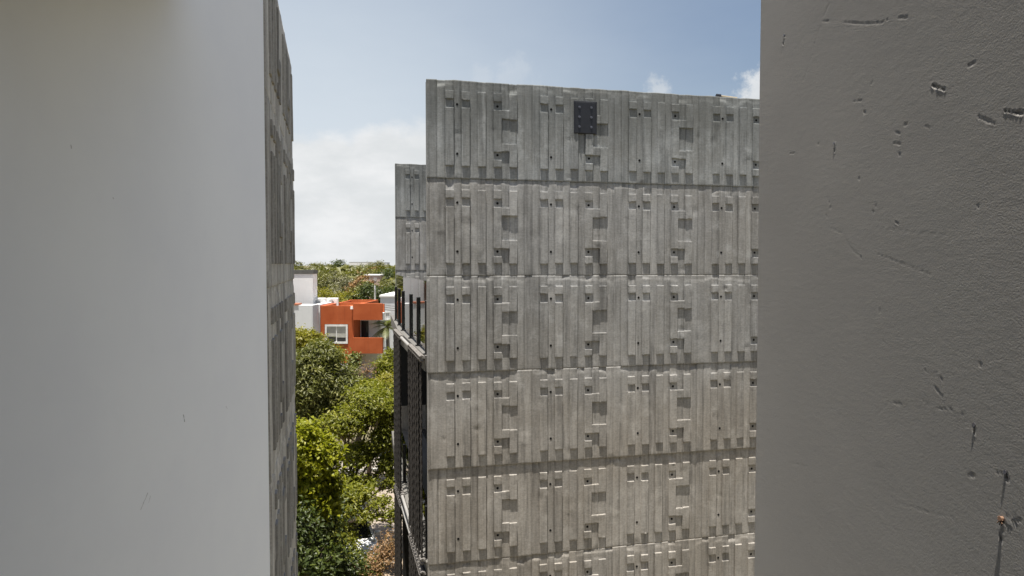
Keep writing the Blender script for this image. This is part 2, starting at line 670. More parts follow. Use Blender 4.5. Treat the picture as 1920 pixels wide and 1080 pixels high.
def panel_mesh(name, rel, row, u0, u1, zt, zb, mat, parent, depth_back=0.06, top_jit=0.0):
    us = [u0]
    c = math.floor(u0 / CW + 1e-6)
    while c * CW < u1 - 1e-6:
        a = max(u0, c * CW)
        b_ = min(u1, (c + 1) * CW)
        if b_ - a > 0.01:
            us += [a + (b_ - a) * q for q in (0.022, 0.35, 0.65, 0.978)]
            if b_ < u1 - 1e-6:
                us.append(b_)
        c += 1
    us.append(u1)
    us = np.array(us)
    ztop_row = WALL_TOP - row * PH
    ts = np.array([(ztop_row - zt) / PH + q * (zt - zb) / PH for q in [0, .005] + list(np.linspace(.014, .13, 11)) + list(np.linspace(.15, .975, 38)) + [.985, .995, 1.0]])
    Ug, Tg = np.meshgrid(us, ts)
    dd = rel.off(np.clip(Ug, u0 + 1e-4, u1 - 1e-4), row, np.clip(Tg, 0, 1))
    dd = dd - rel.seam(row, us)[None, :]
    Zg = ztop_row - Tg * PH
    if top_jit:
        Zg[0] += (rel.n3(us * 6, us * 0 + 3) - 0.6) * top_jit
    # small radius on the outer edges
    dd[0] -= 0.004
    dd[-1] -= 0.004
    nu, nt_ = len(us), len(ts)
    front = np.stack([Ug, -dd, Zg], -1)
    rows = [np.stack([us, np.full(nu, depth_back), Zg[0]], -1)] + list(front) + [np.stack([us, np.full(nu, depth_back), Zg[-1]], -1)]
    G = np.array(rows)
    lc = G[:, :1].copy()
    lc[:, :, 1] = depth_back
    rc = G[:, -1:].copy()
    rc[:, :, 1] = depth_back
    G = np.concatenate([lc, G, rc], 1)
    h, w = G.shape[:2]
    idx = np.arange(h * w).reshape(h, w)
    F = np.stack([idx[:-1, :-1], idx[1:, :-1], idx[1:, 1:], idx[:-1, 1:]], -1).reshape(-1, 4)
    return quad_mesh(name, G.reshape(-1, 3), F, mat, parent)


def strip_mesh(name, rel, row, ua, ub, ta, tb, mat, parent, seed, ulim=None, d0=DEPTH):
    r = np.random.default_rng(seed)
    nx = max(4, int((ub - ua) / CW * 4))
    nz = max(4, int((tb - ta) * 26))
    xs = np.concatenate([[ua + .001, ua + .005], np.linspace(ua + .02, ub - .02, nx + 1), [ub - .005, ub - .001]])
    ts = np.concatenate([[ta, ta + .0022], np.linspace(ta + .012, tb - .012, nz + 1), [tb - .0022, tb]])
    nx, nz = len(xs) - 1, len(ts) - 1
    Ug, Tg = np.meshgrid(xs, ts)
    dd = rel.off(Ug, row, Tg) + d0 + r.normal(0, 0.002) + r.normal(0, 0.0005, Ug.shape) + r.normal(0, 0.0025) * (Tg - ta) / (tb - ta)
    Ug = Ug.copy()
    Zg = WALL_TOP - (row + Tg) * PH
    # worn arrises
    Ug[:, 0] += np.abs(r.normal(0, 0.0012, nz + 1))
    Ug[:, -1] -= np.abs(r.normal(0, 0.0012, nz + 1))
    Zg[0] -= np.abs(r.normal(0, 0.0015, nx + 1))
    Zg[-1] += np.abs(r.normal(0, 0.0025, nx + 1))
    dd[0] -= np.abs(r.normal(0.001, 0.0015, nx + 1))
    dd[-1] -= np.abs(r.normal(0.001, 0.0015, nx + 1))
    front = np.stack([Ug, -dd, Zg], -1)
    base = 0.03
    # draft angle so that the sides are not razor sharp
    top = front[:1].copy()
    top[:, :, 1] = base
    top[:, :, 2] += 0.004
    bot = front[-1:].copy()
    bot[:, :, 1] = base
    bot[:, :, 2] -= 0.004
    G = np.concatenate([top, front, bot], 0)
    lc = G[:, :1].copy()
    lc[:, :, 1] = base
    rc = G[:, -1:].copy()
    rc[:, :, 1] = base
    G = np.concatenate([lc, G, rc], 1)
    h, w = G.shape[:2]
    idx = np.arange(h * w).reshape(h, w)
    F = np.stack([idx[:-1, :-1], idx[1:, :-1], idx[1:, 1:], idx[:-1, 1:]], -1).reshape(-1, 4)
    return quad_mesh(name, G.reshape(-1, 3), F, mat, parent)


def hole_proto():
    # low black disc, its colour standing for the shade inside a tie hole
    v, f = [], []
    n = 10
    for r_, y in ((0.024, 0.012), (0.023, -0.002), (0.019, -0.0035), (0.012, -0.003)):
        for k in range(n):
            a = 2 * math.pi * k / n
            v.append((r_ * math.cos(a), y, r_ * math.sin(a)))
    for q in range(3):
        for k in range(n):
            f.append((q * n + k, q * n + (k + 1) % n, (q + 1) * n + (k + 1) % n, (q + 1) * n + k))
    f.append(tuple(3 * n + k for k in range(n)))
    me = bpy.data.meshes.new('tie_hole')
    me.from_pydata(v, [], f)
    me.materials.append(M['hole'])
    return me


HOLE = hole_proto()


def tie_hole(rel, row, u, t, parent, extra=0.0):
    o = bpy.data.objects.new('tie_hole', HOLE)
    d = float(rel.off(u, row, t))
    o.location = (u, -(d + extra) - 0.001, WALL_TOP - (row + t) * PH)
    COL.objects.link(o)
    o.parent = parent
    return o


# ------------------------------------------------------------------ the tall concrete building
bld = empty('concrete_building', (ORG[0], ORG[1], 0), TH)
tag(bld, 'grey concrete building with a wall of raised strips and small squares facing the viewer', 'building')
SH = 0.194                        # plain margin left of the first module
REL = Relief(11, {1: [(0, .010), (4, .014)], 2: [(0, -.006), (.916, -.009), (.918, .004), (.998, .004), (1.0, -.009), (2.08, -.009), (2.083, .005), (2.166, .005), (2.17, -.01), (4, -.011)],
                  3: [(0, .020), (.83, .018), (.834, -.007), (1.16, -.007), (1.164, .014), (1.247, .014), (1.25, -.006), (2.0, -.008), (2.003, .014), (4, .024)],
                  4: [(0, .030), (1.5, .028), (3, .034), (4, .036)],
                  5: [(0, .018), (.66, .02), (.664, -.006), (.75, -.006), (.754, .018), (1.0, .018), (1.004, -.007), (1.08, -.007), (1.084, .013), (1.33, .012), (1.334, -.008), (4, -.012)]})


def shifted(root_x):
    """child holder so that the relief's u starts after the margin"""
    return root_x


NROW, NMOD = 6, 4
for row in range(NROW):
    zt = WALL_TOP - row * PH
    for mod in range(NMOD):
        u0 = mod * PW - (SH if mod == 0 else 0)
        u1 = (mod + 1) * PW
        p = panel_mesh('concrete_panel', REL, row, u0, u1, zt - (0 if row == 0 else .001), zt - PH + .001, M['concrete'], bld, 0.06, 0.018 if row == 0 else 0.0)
        p.location = (SH, 0, 0)
        for k, (c0, c1, ta, tb) in enumerate(STRIPS):
            js = random.uniform(-.004, .004)
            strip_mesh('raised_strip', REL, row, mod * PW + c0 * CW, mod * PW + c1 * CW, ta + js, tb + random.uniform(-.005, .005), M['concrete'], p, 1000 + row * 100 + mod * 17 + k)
        for cc in (2.45, 7.5):
            for t in (.245, .747):
                tie_hole(REL, row, mod * PW + cc * CW, t, p)
# lower courses and the part of the wall behind, without relief
b = MB()
b.box(0.012, 14.0, 0.055, 0.24, 0, WALL_TOP - 0.012)
b.box(0.0, 14.0, -0.02, 0.055, 0, WALL_TOP - NROW * PH - 0.002)
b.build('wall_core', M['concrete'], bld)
b = MB()
b.box(SH + NMOD * PW + .002, 14.0, -0.01, 0.055, WALL_TOP - NROW * PH, WALL_TOP - 0.01)
b.build('wall_extension', M['concrete'], bld)

# rear wall of the terrace, the same relief
REL2 = Relief(57, {1: [(0, .012), (4, .014)], 2: [(0, .01), (4, .012)]})
rear = empty('rear_wall', (0.17, 10.95, 0))
rear.parent = bld
for row in range(3):
    zt = WALL_TOP - row * PH
    for mod in range(2):
        u0 = mod * PW - (SH if mod == 0 else 0)
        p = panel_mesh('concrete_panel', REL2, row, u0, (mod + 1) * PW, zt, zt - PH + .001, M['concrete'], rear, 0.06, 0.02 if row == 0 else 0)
        p.location = (SH, 0, 0)
        for k, (c0, c1, ta, tb) in enumerate(STRIPS if mod == 0 else STRIPS[:3]):
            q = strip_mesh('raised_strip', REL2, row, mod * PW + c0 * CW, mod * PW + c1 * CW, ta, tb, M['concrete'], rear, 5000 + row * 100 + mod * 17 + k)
            q.location = (SH, 0, 0)
        for t in (.245, .747):
            h = tie_hole(REL2, row, mod * PW + 2.45 * CW, t, rear)
            h.location.x += SH
b = MB()
b.box(0.01, 10.0, 0.056, 0.26, 4.6, WALL_TOP - .012)
b.build('wall_core', M['concrete'], rear)

# floors and the glazed side behind the ropes
FLOORS = [EYE - 1.72, EYE - 5.66, 0.9]
for fz in FLOORS[:2]:
    b = MB()
    b.add([(-.02, .245, fz - .30), (10, .245, fz - .30), (10, 10.9, fz - .30), (.0, 10.9, fz - .30), (-.15, 5.6, fz - .30),
           (-.02, .245, fz), (10, .245, fz), (10, 10.9, fz), (.0, 10.9, fz), (-.15, 5.6, fz)],
          [(4, 3, 2, 1, 0), (5, 6, 7, 8, 9), (0, 1, 6, 5), (1, 2, 7, 6), (2, 3, 8, 7), (3, 4, 9, 8), (4, 0, 5, 9)])
    b.build('floor_slab', M['tile'], bld)
b = MB()
b.box(9.0, 9.2, .25, 10.9, 0, WALL_TOP - .5)
b.box(2.0, 9.0, 10.7, 10.9, 0, EYE - 5.97)
b.build('inner_wall', M['interior'], bld)
# recessed window wall of the two lower storeys
for (zb, zt_) in ((EYE - 5.66, EYE - 2.03), (0.05, EYE - 5.97)):
    fr = MB()
    for yy in (0.9, 2.6, 4.3, 6.0, 7.7, 9.4):
        fr.box(1.0, 1.08, yy, yy + .07, zb + .002, zt_ - .002)
    fr.box(1.0, 1.08, .25, 10.65, zb + .003, zb + .08)
    fr.box(1.0, 1.08, .25, 10.65, zt_ - .10, zt_ - .003)
    f = fr.build('window_wall', M['dark_frame'], bld)
    for k, yy in enumerate((0.26, 0.98, 2.68, 4.38, 6.08, 7.78)):
        y1 = (0.89, 2.59, 4.29, 5.99, 7.69, 9.39)[k]
        b = MB()
        b.box(1.03, 1.05, yy, y1, zb + .082, zt_ - .102)
        b.build('pane', M['dark_glass'], f)

M['screen'] = plain('dark_screen_cloth', (0.022, 0.022, 0.021), .8)
MB().box(-.05, 1.9, 7.6, 7.66, EYE - 4.15, EYE - 2.03).build('dark_screen', M['screen'], bld)
MB().box(.06, 1.9, 7.0, 7.06, .05, EYE - 5.97).build('dark_screen', M['screen'], bld)

# ---- steel plate with six bolts, fixed to the top course
sp = empty('steel_wall_plate', bl(2.809, -0.033, EYE + 2.50), TH)
tag(sp, 'dark steel plate with six bolts fixed to the top of the concrete wall', 'plate')
MB().box(0.0, 0.466, -0.008, 0.048, 0.0, 0.62, .004).build('plate', M['steel'], sp)
MB().box(0.02, 0.43, -0.016, -0.0085, 0.012, 0.60, .004).build('cover_plate', M['steel'], sp)
for bx in (0.105, 0.345):
    for bz in (0.13, 0.315, 0.50):
        b = MB()
        n = 6
        v = [(bx + .026 * math.cos(k * math.pi / 3), y, bz + .026 * math.sin(k * math.pi / 3)) for y in (-.026, -.0165) for k in range(6)]
        f = [(0, 1, 2, 3, 4, 5)] + [(k, k + 6, (k + 1) % 6 + 6, (k + 1) % 6) for k in range(6)]
        b.add(v, f)
        v = [(bx + .012 * math.cos(k * math.pi / 4), y, bz + .012 * math.sin(k * math.pi / 4)) for y in (-.044, -.024) for k in range(8)]
        f = [tuple(range(8))] + [(k, k + 8, (k + 1) % 8 + 8, (k + 1) % 8) for k in range(8)]
        b.add(v, f)
        b.build('bolt', M['bolt'], sp)

# ---- short pipe end lying on the coping
pe = empty('roof_pipe', bl(6.05, 0.08, WALL_TOP - 0.012), TH)
tag(pe, 'small beige pipe with a dark end lying on top of the concrete wall', 'pipe')
MB().tube([(-.10, 0, .035), (.30, 0.02, .02)], [.026, .026], 10).build('pipe', plain('beige_plastic', (.30, .25, .17)), pe)
MB().tube([(-.17, 0, .04), (-.08, 0, .036)], [.042, .044], 10).build('pipe_cap', M['steel'], pe)

# ------------------------------------------------------------------ glass railing on the terrace
def loc3(y):
    """line of the slab edge: x for a given y"""
    return -0.02 - 0.022 * min(y, 5.6) + (0.026 * max(0, y - 5.6))


def glass_railing(fz, ys, label, h_post, h_glass):
    r = empty('glass_railing', bl(0, 0, fz), TH)
    tag(r, label, 'railing', 'glass railings on the side of the concrete building')
    for k, y in enumerate(ys):
        x = loc3(y) * 0.6 + .04
        b = MB()
        b.box(x - .022, x + .022, y - .04, y + .04, 0.02, h_post, .004)
        b.box(x - .05, x + .05, y - .06, y + .06, 0.001, 0.02)
        b.build('post', M['black_post'], r)
        b = MB()
        for zz in (.30, .75):
            b.tube([(x + .015, y, h_post * zz), (x + .057, y, h_post * zz)], .020, 8)
        b.build('clamp', M['black_post'], r)
    for k in range(len(ys) - 1):
        y0, y1 = ys[k] + .012, ys[k + 1] - .012
        x0, x1 = loc3(ys[k]) * .6 + .058, loc3(ys[k + 1]) * .6 + .058
        v = [(x0, y0, .06), (x1, y1, .06), (x1, y1, h_glass), (x0, y0, h_glass), (x0 + .012, y0, .06), (x1 + .012, y1, .06), (x1 + .012, y1, h_glass), (x0 + .012, y0, h_glass)]
        f = [(0, 3, 2, 1), (4, 5, 6, 7), (0, 1, 5, 4), (3, 7, 6, 2), (0, 4, 7, 3), (1, 2, 6, 5)]
        make_mesh('glass_pane', v, f, M['glass'], r)
    return r


glass_railing(FLOORS[0], [.42, 1.85, 3.35, 5.3, 6.9, 8.6], 'frameless glass railing with black posts along the open terrace above the ropes', 1.03, 1.40)
glass_railing(FLOORS[1], [.5, 2.0, 3.5, 5.2, 6.9], 'glass railing with black posts on the lower balcony behind the ropes', 1.0, 1.1)

# ------------------------------------------------------------------ rope screens
def rope_mesh(length):
    strands, pitch, r0, rs = 3, 0.17, 0.0125, 0.0145
    nseg = int(length / 0.022)
    per = 9
    V, F = [], []
    for i in range(nseg + 1):
        z = -length * i / nseg
        for k in range(per):
            a = 2 * math.pi * k / per
            rad = r0 + rs * (0.5 + 0.5 * math.cos(strands * (a - 2 * math.pi * z / pitch / strands)))
            V.append((rad * math.cos(a), rad * math.sin(a), z))
    for i in range(nseg):
        for k in range(per):
            k2 = (k + 1) % per
            F.append((i * per + k, (i + 1) * per + k, (i + 1) * per + k2, i * per + k2))
    me = bpy.data.meshes.new('rope')
    me.from_pydata(V, [], F)
    me.polygons.foreach_set('use_smooth', [True] * len(me.polygons))
    me.materials.append(M['rope'])
    return me


def rope_screen(z_top, z_bot, label):
    r = empty('rope_screen', bl(0, 0, z_bot), TH)
    tag(r, label, 'rope screen', 'dark rope screens hung on the side of the concrete building')
    me = rope_mesh(z_top - z_bot)
    H = z_top - z_bot
    ys = list(np.arange(.27, 2.15, .155)) + list(np.arange(4.1, 5.7, .17))
    b = MB()
    b.tube([(loc3(.25) - .06, .25, H), (loc3(5.6) - .06, 5.6, H)], .036, 12)
    b.build('top_rail', M['rail'], r)
    b = MB()
    b.tube([(loc3(.25) - .06, .25, 0.05), (loc3(5.6) - .06, 5.6, 0.05)], .036, 12)
    b.build('bottom_rail', M['rail'], r)
    for k, y in enumerate(ys):
        x = loc3(y) - .075 - (0.035 if k % 2 else 0.0)
        o = bpy.data.objects.new('rope', me)
        o.location = (x, y + random.uniform(-.02, .02), H)
        o.rotation_euler = (random.uniform(-.002, .002), random.uniform(-.002, .002), random.uniform(0, 6))
        COL.objects.link(o)
        o.parent = r
        # turns of the rope round the rail
        for zz in (H, .05):
            w = MB()
            for q in range(3):
                pts = []
                for s in range(9):
                    a = 2 * math.pi * s / 8
                    pts.append((loc3(y) - .06 + .052 * math.cos(a), y - .05 + q * .045 + .004 * s, zz + .052 * math.sin(a)))
                w.tube(pts, .019, 5)
            w.build('rope_wrap', M['rope_wrap'], r)
    return r


rope_screen(FLOORS[0] - .05, FLOORS[1] - .02, 'dark twisted ropes hanging from the terrace edge down to the lower ledge')
rope_screen(FLOORS[1] - .22, 1.0, 'dark twisted ropes hanging below the pale lower ledge')

# ------------------------------------------------------------------ left concrete side wall, seen edge on
THL = math.atan((960 - 625) / FOC)
A = np.array([-(960 - 503) / FOC * 6.3, 6.3])
lw = empty('concrete_side_wall', (A[0], A[1], 0), math.pi / 2 + THL)
tag(lw, 'narrow strip of grooved concrete wall seen edge on beside the white wall', 'wall')
# local x runs away from the viewer; the face looks to local -y
REL3 = Relief(91, {1: [(0, -.008), (4, -.006)], 2: [(0, .012), (4, .012)], 3: [(0, -.006), (4, .012)], 4: [(0, .01), (4, .01)]})
LLEN = 4.25
LTOP = EYE + 2.93
for row in range(NROW):
    zt = min(LTOP, WALL_TOP - row * PH)
    zb = WALL_TOP - (row + 1) * PH + .001
    for mod in range(3):
        u0 = mod * PW - (SH if mod == 0 else 0)
        u1 = min((mod + 1) * PW, LLEN - SH)
        p = panel_mesh('concrete_panel', REL3, row, u0, u1, zt, zb, M['concrete_left'], lw, 0.06, 0.03 if row == 0 else 0)
        p.location = (SH, 0, 0)
        for k, (c0, c1, ta, tb) in enumerate(STRIPS):
            ub = mod * PW + c1 * CW
            if ub > u1 - .02:
                continue
            tmin = (WALL_TOP - zt) / PH + .10 if row == 0 else 0.0
            if tb < tmin + .05:
                continue
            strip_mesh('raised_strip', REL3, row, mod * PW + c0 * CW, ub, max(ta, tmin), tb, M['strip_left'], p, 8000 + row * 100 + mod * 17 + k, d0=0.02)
b = MB()
b.box(.012, LLEN - .012, .058, .28, 0, LTOP - .02)
b.build('wall_core', M['concrete_left'], lw)

# ------------------------------------------------------------------ the gallery we look out of
WX = A[0] - 0.012
wl_pts = lambda px, py: (lambda d: (WX, d[1] * WX / d[0], EYE + d[2] * WX / d[0]))(ray(px, py))
scuffs = [(wl_pts(344, 778), wl_pts(346, 790), .006, .75), (wl_pts(277, 925), wl_pts(264, 955), .005, .45), (wl_pts(282, 930), wl_pts(279, 942), .004, .4),
          (wl_pts(133, 272), wl_pts(134, 277), .005, .5), (wl_pts(212, 371), wl_pts(213, 373), .004, .6), (wl_pts(424, 762), wl_pts(426, 766), .006, .4)]
white_m = stucco('white_painted_plaster', (0.86, 0.89, 0.945), scuffs, 0.16)
MB().box(WX - .28, WX, -4.0, 6.292, 0, EYE + 2.95, .006).build('white_wall', white_m)
tag(bpy.data.objects['white_wall'], 'smooth white painted wall along the left of the opening', 'wall')

RX = 0.92
R_END = 2.6
grey_m = stucco('grey_stucco', (0.40, 0.385, 0.362), (), 0.05, 0.4)


def right_wall():
    t = empty('grey_wall', (RX, R_END, EYE - 1.6))
    tag(t, 'rough grey stucco wall with chips and cracks along the right of the opening', 'wall')
    b = MB()
    b.box(.06, .42, -6.6, -.004, -8.7, 4.6)
    b.box(-.15, .06, -6.6, -1.69, -8.7, 4.6)
    b.box(0.0, .06, -1.686, -.004, 2.72, 4.6)
    b.box(0.0, .06, -1.686, -.004, -8.7, 0.28)
    b.build('wall_body', grey_m, t)
    ny, nz = 360, 720
    q = np.linspace(0, 1, ny)
    ys = .92 + (R_END - .92) * q ** 1.15
    zs = np.linspace(-1.31, 1.11, nz)
    Y, Z = np.meshgrid(ys, zs)
    D = np.zeros_like(Y)
    bow = lambda y: -.055 * (y - R_END) ** 2     # bowed so that the sunlight weakens towards the near end
    n1, n2 = vnoise(301), vnoise(302)
    D += (n1(Y * 5, Z * 9) - .5) * .0003 + (n2(Y * 30, Z * 110) - .5) * .00008 + (n1(Y * 70 + 5, Z * 200) - .5) * .00008
    D += (n2(Y * 1.6, Z * 1.6 + 4) - .5) * .004

    def W(px, py):
        d = ray(px, py)
        x = RX
        for _ in range(6):
            x = RX + bow(x / d[0])
        return x / d[0], d[2] * x / d[0]

    def groove(pts, w, dep, rim=.3):
        w *= .42
        dep *= .32 if dep > .012 else .13
        rim *= .3
        for (a, b_) in zip(pts[:-1], pts[1:]):
            p, q_ = np.array(W(*a)), np.array(W(*b_))
            s = q_ - p
            ll = s @ s + 1e-9
            tt = np.clip(((Y - p[0]) * s[0] + (Z - p[1]) * s[1]) / ll, 0, 1)
            wob = ((n1(Y * 90, Z * 90) - .5) * 1.5 + (n2(Y * 240, Z * 240) - .5) * .9) * w
            dist = np.hypot(Y - p[0] - tt * s[0], Z - p[1] - tt * s[1]) + wob
            np.minimum(D, D - dep * np.clip(1 - (dist / w) ** 2, 0, 1), out=D)
            D[:] += rim * dep * np.exp(-((dist - 1.5 * w) / (.6 * w)) ** 2)

    G = groove
    G([(1557, 0), (1541, 40), (1528, 80), (1521, 110), (1507, 150)], .004, .004, .15)
    G([(1540, 40), (1554, 39)], .005, .006)
    G([(1578, 41), (1620, 44), (1650, 43), (1664, 37)], .0055, .006, .6)
    G([(1685, 33), (1703, 32)], .006, .008, .6)
    G([(1472, 68), (1469, 88)], .006, .014, .4)
    G([(1469, 88), (1465, 106)], .004, .006)
    G([(1566, 271), (1565, 284)], .0065, .016, .5)
    G([(1535, 268), (1534, 272)], .004, .01)
    G([(1748, 159), (1760, 164), (1773, 168)], .006, .014, .5)
    G([(1836, 219), (1870, 233)], .0045, .009, .6)
    G([(1886, 208), (1918, 212)], .005, .013, .5)
    G([(1817, 123), (1828, 117)], .004, .011)
    G([(1674, 268), (1688, 270)], .006, .007, .6)
    G([(1679, 248), (1687, 250)], .005, .006)
    G([(1632, 158), (1637, 152)], .004, .006)
    G([(1600, 190), (1618, 188)], .004, .005)
    G([(1604, 176), (1618, 173)], .003, .004)
    G([(1619, 208), (1622, 212)], .006, .009)
    G([(1695, 234), (1702, 232)], .005, .006)
    G([(1735, 235), (1745, 241)], .004, .005)
    G([(1482, 288), (1490, 287)], .003, .006)
    G([(1541, 340), (1555, 378), (1557, 390), (1550, 405), (1553, 425), (1580, 438), (1600, 470), (1615, 482)], .003, .003, .3)
    for p in ((1555, 378), (1558, 388), (1550, 404), (1615, 481), (1611, 334), (1637, 394), (1687, 288), (1643, 386)):
        G([p, (p[0] + 1, p[1] + 3)], .0055, .009)
    G([(1680, 417), (1685, 419)], .006, .014)
    G([(1834, 384), (1835, 388)], .005, .012)
    G([(1806, 469), (1811, 470)], .004, .010)
    G([(1640, 474), (1700, 497), (1750, 516)], .004, .003, .8)
    G([(1645, 426), (1710, 436), (1772, 440)], .003, .002, .8)
    G([(1650, 575), (1652, 592)], .004, .006)
    G([(1658, 640), (1664, 648)], .003, .005)
    G([(1762, 703), (1767, 712)], .005, .012, .6)
    G([(1754, 727), (1768, 742)], .008, .007, .7)
    G([(1645, 778), (1668, 752), (1690, 758), (1735, 752), (1747, 765), (1790, 768), (1808, 778)], .0032, .003, .9)
    G([(1828, 800), (1828, 813)], .005, .014, .3)
    G([(1816, 892), (1829, 891)], .006, .008, .6)
    G([(1888, 888), (1889, 898)], .005, .014, .5)
    G([(1870, 887), (1884, 886)], .003, .004, .6)
    G([(1690, 945), (1740, 960), (1790, 972)], .004, .002, .8)
    G([(1480, 868), (1520, 876)], .004, .002, .6)
    G([(1735, 690), (1737, 697)], .003, .006)
    G([(1840, 684), (1841, 687)], .004, .01)
    G([(1632, 708), (1633, 710)], .003, .008)
    for k in range(26):                 # the broken plug hole
        a = random.uniform(0, 6.28)
        rr = random.uniform(0, 15)
        p = (1898 + rr * math.cos(a), 978 + rr * math.sin(a))
        G([p, (p[0] + random.uniform(-5, 5), p[1] + random.uniform(-4, 4))], .003, random.uniform(.004, .013), .5)
    G([(1879, 984), (1878, 1000), (1876, 1020)], .0035, .017, .1)  # groove under the plug, cut in place of its cast shadow
    G([(1879, 984), (1878, 1000)], .0055, .02, .1)
    V = np.stack([bow(Y) - D, Y - R_END, Z + 1.6], -1)
    # return the far edge to the wall body
    last = V[:, -1:].copy()
    last[:, :, 0] = .10
    V[:, -1, 0] += .004
    V = np.concatenate([V, last], 1)
    h, w = V.shape[:2]
    idx = np.arange(h * w).reshape(h, w)
    F = np.stack([idx[:-1, :-1], idx[1:, :-1], idx[1:, 1:], idx[:-1, 1:]], -1).reshape(-1, 4)
    quad_mesh('stucco_face', V.reshape(-1, 3), F, grey_m, t, True)
    # rusty plug with frayed fibres left in the wall
    y, z = W(1880, 974)
    b = MB()
    bx_ = bow(y)
    b.tube([(.02 + bx_, y - R_END, z + 1.6), (bx_ - .006, y - R_END - .001, z + 1.602)], [.005, .004], 7)
    for k in range(9):
        a = k * .7
        b.tube([(bx_ - .002, y - R_END, z + 1.6), (bx_ - .004 - .0006 * (k % 3), y - R_END + .007 * math.cos(a), z + 1.598 + .008 * math.sin(a))], [.0016, .0006], 4)
    b.build('frayed_plug', plain('rusty_fibre', (.20, .12, .08)), t)
    for (px, py) in ((1471, 66), (1565, 269), (1828, 797), (1886, 886)):
        y, z = W(px, py)
        b = MB()
        bx_ = bow(y)
        b.tube([(.02 + bx_, y - R_END, z + 1.6), (bx_ - .0012, y - R_END, z + 1.6005)], [.0018, .0018], 6)
        b.tube([(bx_ - .0012, y - R_END, z + 1.6005), (bx_ - .0022, y - R_END, z + 1.6006)], [.0038, .0038], 8)
        b.build('nail', M['bolt'], t)


right_wall()
gal = plain('gallery_plaster', (.13, .13, .135), .9)
cp_ = [(WX - .3, -4.2), (1.4, -4.2), (1.4, .0), (.2, .6), (-.3, 2.4), (WX - .3, 3.7)]  # unseen ceiling, added and outlined to keep sky light off the side walls
make_mesh('shade_ceiling', [(x, y, EYE + 2.96) for x, y in cp_] + [(x, y, EYE + 3.2) for x, y in cp_],
          [(5, 4, 3, 2, 1, 0), (6, 7, 8, 9, 10, 11)] + [(k, (k + 1) % 6, (k + 1) % 6 + 6, k + 6) for k in range(6)], gal)['kind'] = 'structure'
for nm, bx in (('gallery_back_wall', (WX + .002, RX - .002, -4.2, -4.0, EYE - 1.6, EYE + 2.955)),):
    MB().box(*bx).build(nm, gal)['kind'] = 'structure'
pl = [(WX + .002, -4.0), (RX - .18, -4.0), (RX - .18, .42), (WX + .002, 2.9)]
for nm, za, zb in (('gallery_floor', EYE - 1.9, EYE - 1.6), ('shade_soffit', EYE + 1.16, EYE + 1.4)):  # the soffit is added out of view to dim the near walls
    make_mesh(nm, [(x, y, za) for x, y in pl] + [(x, y, zb) for x, y in pl],
              [(3, 2, 1, 0), (4, 5, 6, 7), (0, 1, 5, 4), (1, 2, 6, 5), (2, 3, 7, 6), (3, 0, 4, 7)], gal)['kind'] = 'structure'

# unseen sloped slab, added to shade the left part of the white wall
sx0 = WX + .003
sv = []
for (y, z) in ((2.905, 1.165), (4.6, 1.85), (4.6, 2.03), (2.905, 1.345)):
    sv += [(sx0, y, EYE + z), (-.6 if y < 3 else -1.6, y, EYE + z)]
make_mesh('shade_slab', sv, [(0, 1, 3, 2), (2, 3, 5, 4), (4, 5, 7, 6), (6, 7, 1, 0), (0, 2, 4, 6), (1, 7, 5, 3)], gal)['kind'] = 'structure'

# ------------------------------------------------------------------ houses
def white_material(name, col, dirt=0.25):
    n = NT(name)
    s = n.noise(1.0, 6, .6, (3, 3, .3))
    c = n.mix(n.math('MULTIPLY', n.ramp(s, .5, .8), dirt), col, tuple(v * .55 for v in col))
    n.color(n.mix(n.math('MULTIPLY', n.ramp(n.noise(1.3, 6), .4, .7), .12), c, tuple(v * .8 for v in col)))
    n.normal(n.bump(n.noise(18, 4), .15, .01))
    return n.m


def orange_material():
    n = NT('orange_render')
    c = n.mix(n.ramp(n.noise(.8, 6), .3, .7), (.36, .080, .024), (.44, .112, .038))
    s = n.noise(1.0, 6, .62, (4, 4, .22))
    c = n.mix(n.math('MULTIPLY', n.ramp(s, .52, .75), .40), c, (.16, .035, .018))
    n.color(c)
    n.normal(n.bump(n.noise(16, 4), .2, .01))
    return n.m


M['orange'] = orange_material()
M['white'] = white_material('white_wall_paint', (.74, .74, .73))
M['offwhite'] = white_material('weathered_white_paint', (.60, .62, .63), .4)
M['roof_grey'] = plain('roof_membrane', (.40, .36, .33))
M['dark_coping'] = plain('dark_coping', (.10, .10, .09))
M['window_glass'] = NT('window_glass').color((.03, .032, .033)).m
M['window_glass'].node_tree.nodes['Principled BSDF'].inputs['Roughness'].default_value = .08
M['curtain'] = plain('drawn_blind', (.42, .42, .38))
M['frame_white'] = plain('white_window_frame', (.72, .72, .70), .5)


def window(parent, x0, x1, z0, z1, y, mull=1, recess=.10, frame_w=.09, blind=.75):
    """window set in a wall whose face is at y (looking to -y)"""
    b = MB()
    w = frame_w
    b.box(x0, x0 + w, y - .05, y + recess, z0, z1)
    b.box(x1 - w, x1, y - .05, y + recess, z0, z1)
    b.box(x0 + w, x1 - w, y - .05, y + recess, z1 - w, z1)
    b.box(x0 + w, x1 - w, y - .07, y + recess, z0, z0 + w)
    f = b.build('window', M['frame_white'], parent)
    n = mull + 1
    xs = np.linspace(x0 + w, x1 - w, n + 1)
    for k in range(n):
        MB().box(xs[k] + .02, xs[k + 1] - .02, y + .045, y + .06, z0 + w, z1 - w).build('pane', M['window_glass'], f)
        if blind:
            h = (z1 - z0 - 2 * w) * (blind if k else blind * .92)
            MB().box(xs[k] + .03, xs[k + 1] - .03, y + .035, y + .041, z1 - w - h, z1 - w - .002).build('blind', M['curtain'], f)
    for k in range(1, n):
        MB().box(xs[k] - .035, xs[k] + .035, y + .0, y + .07, z0 + w, z1 - w).build('mullion', M['frame_white'], f)
    return f


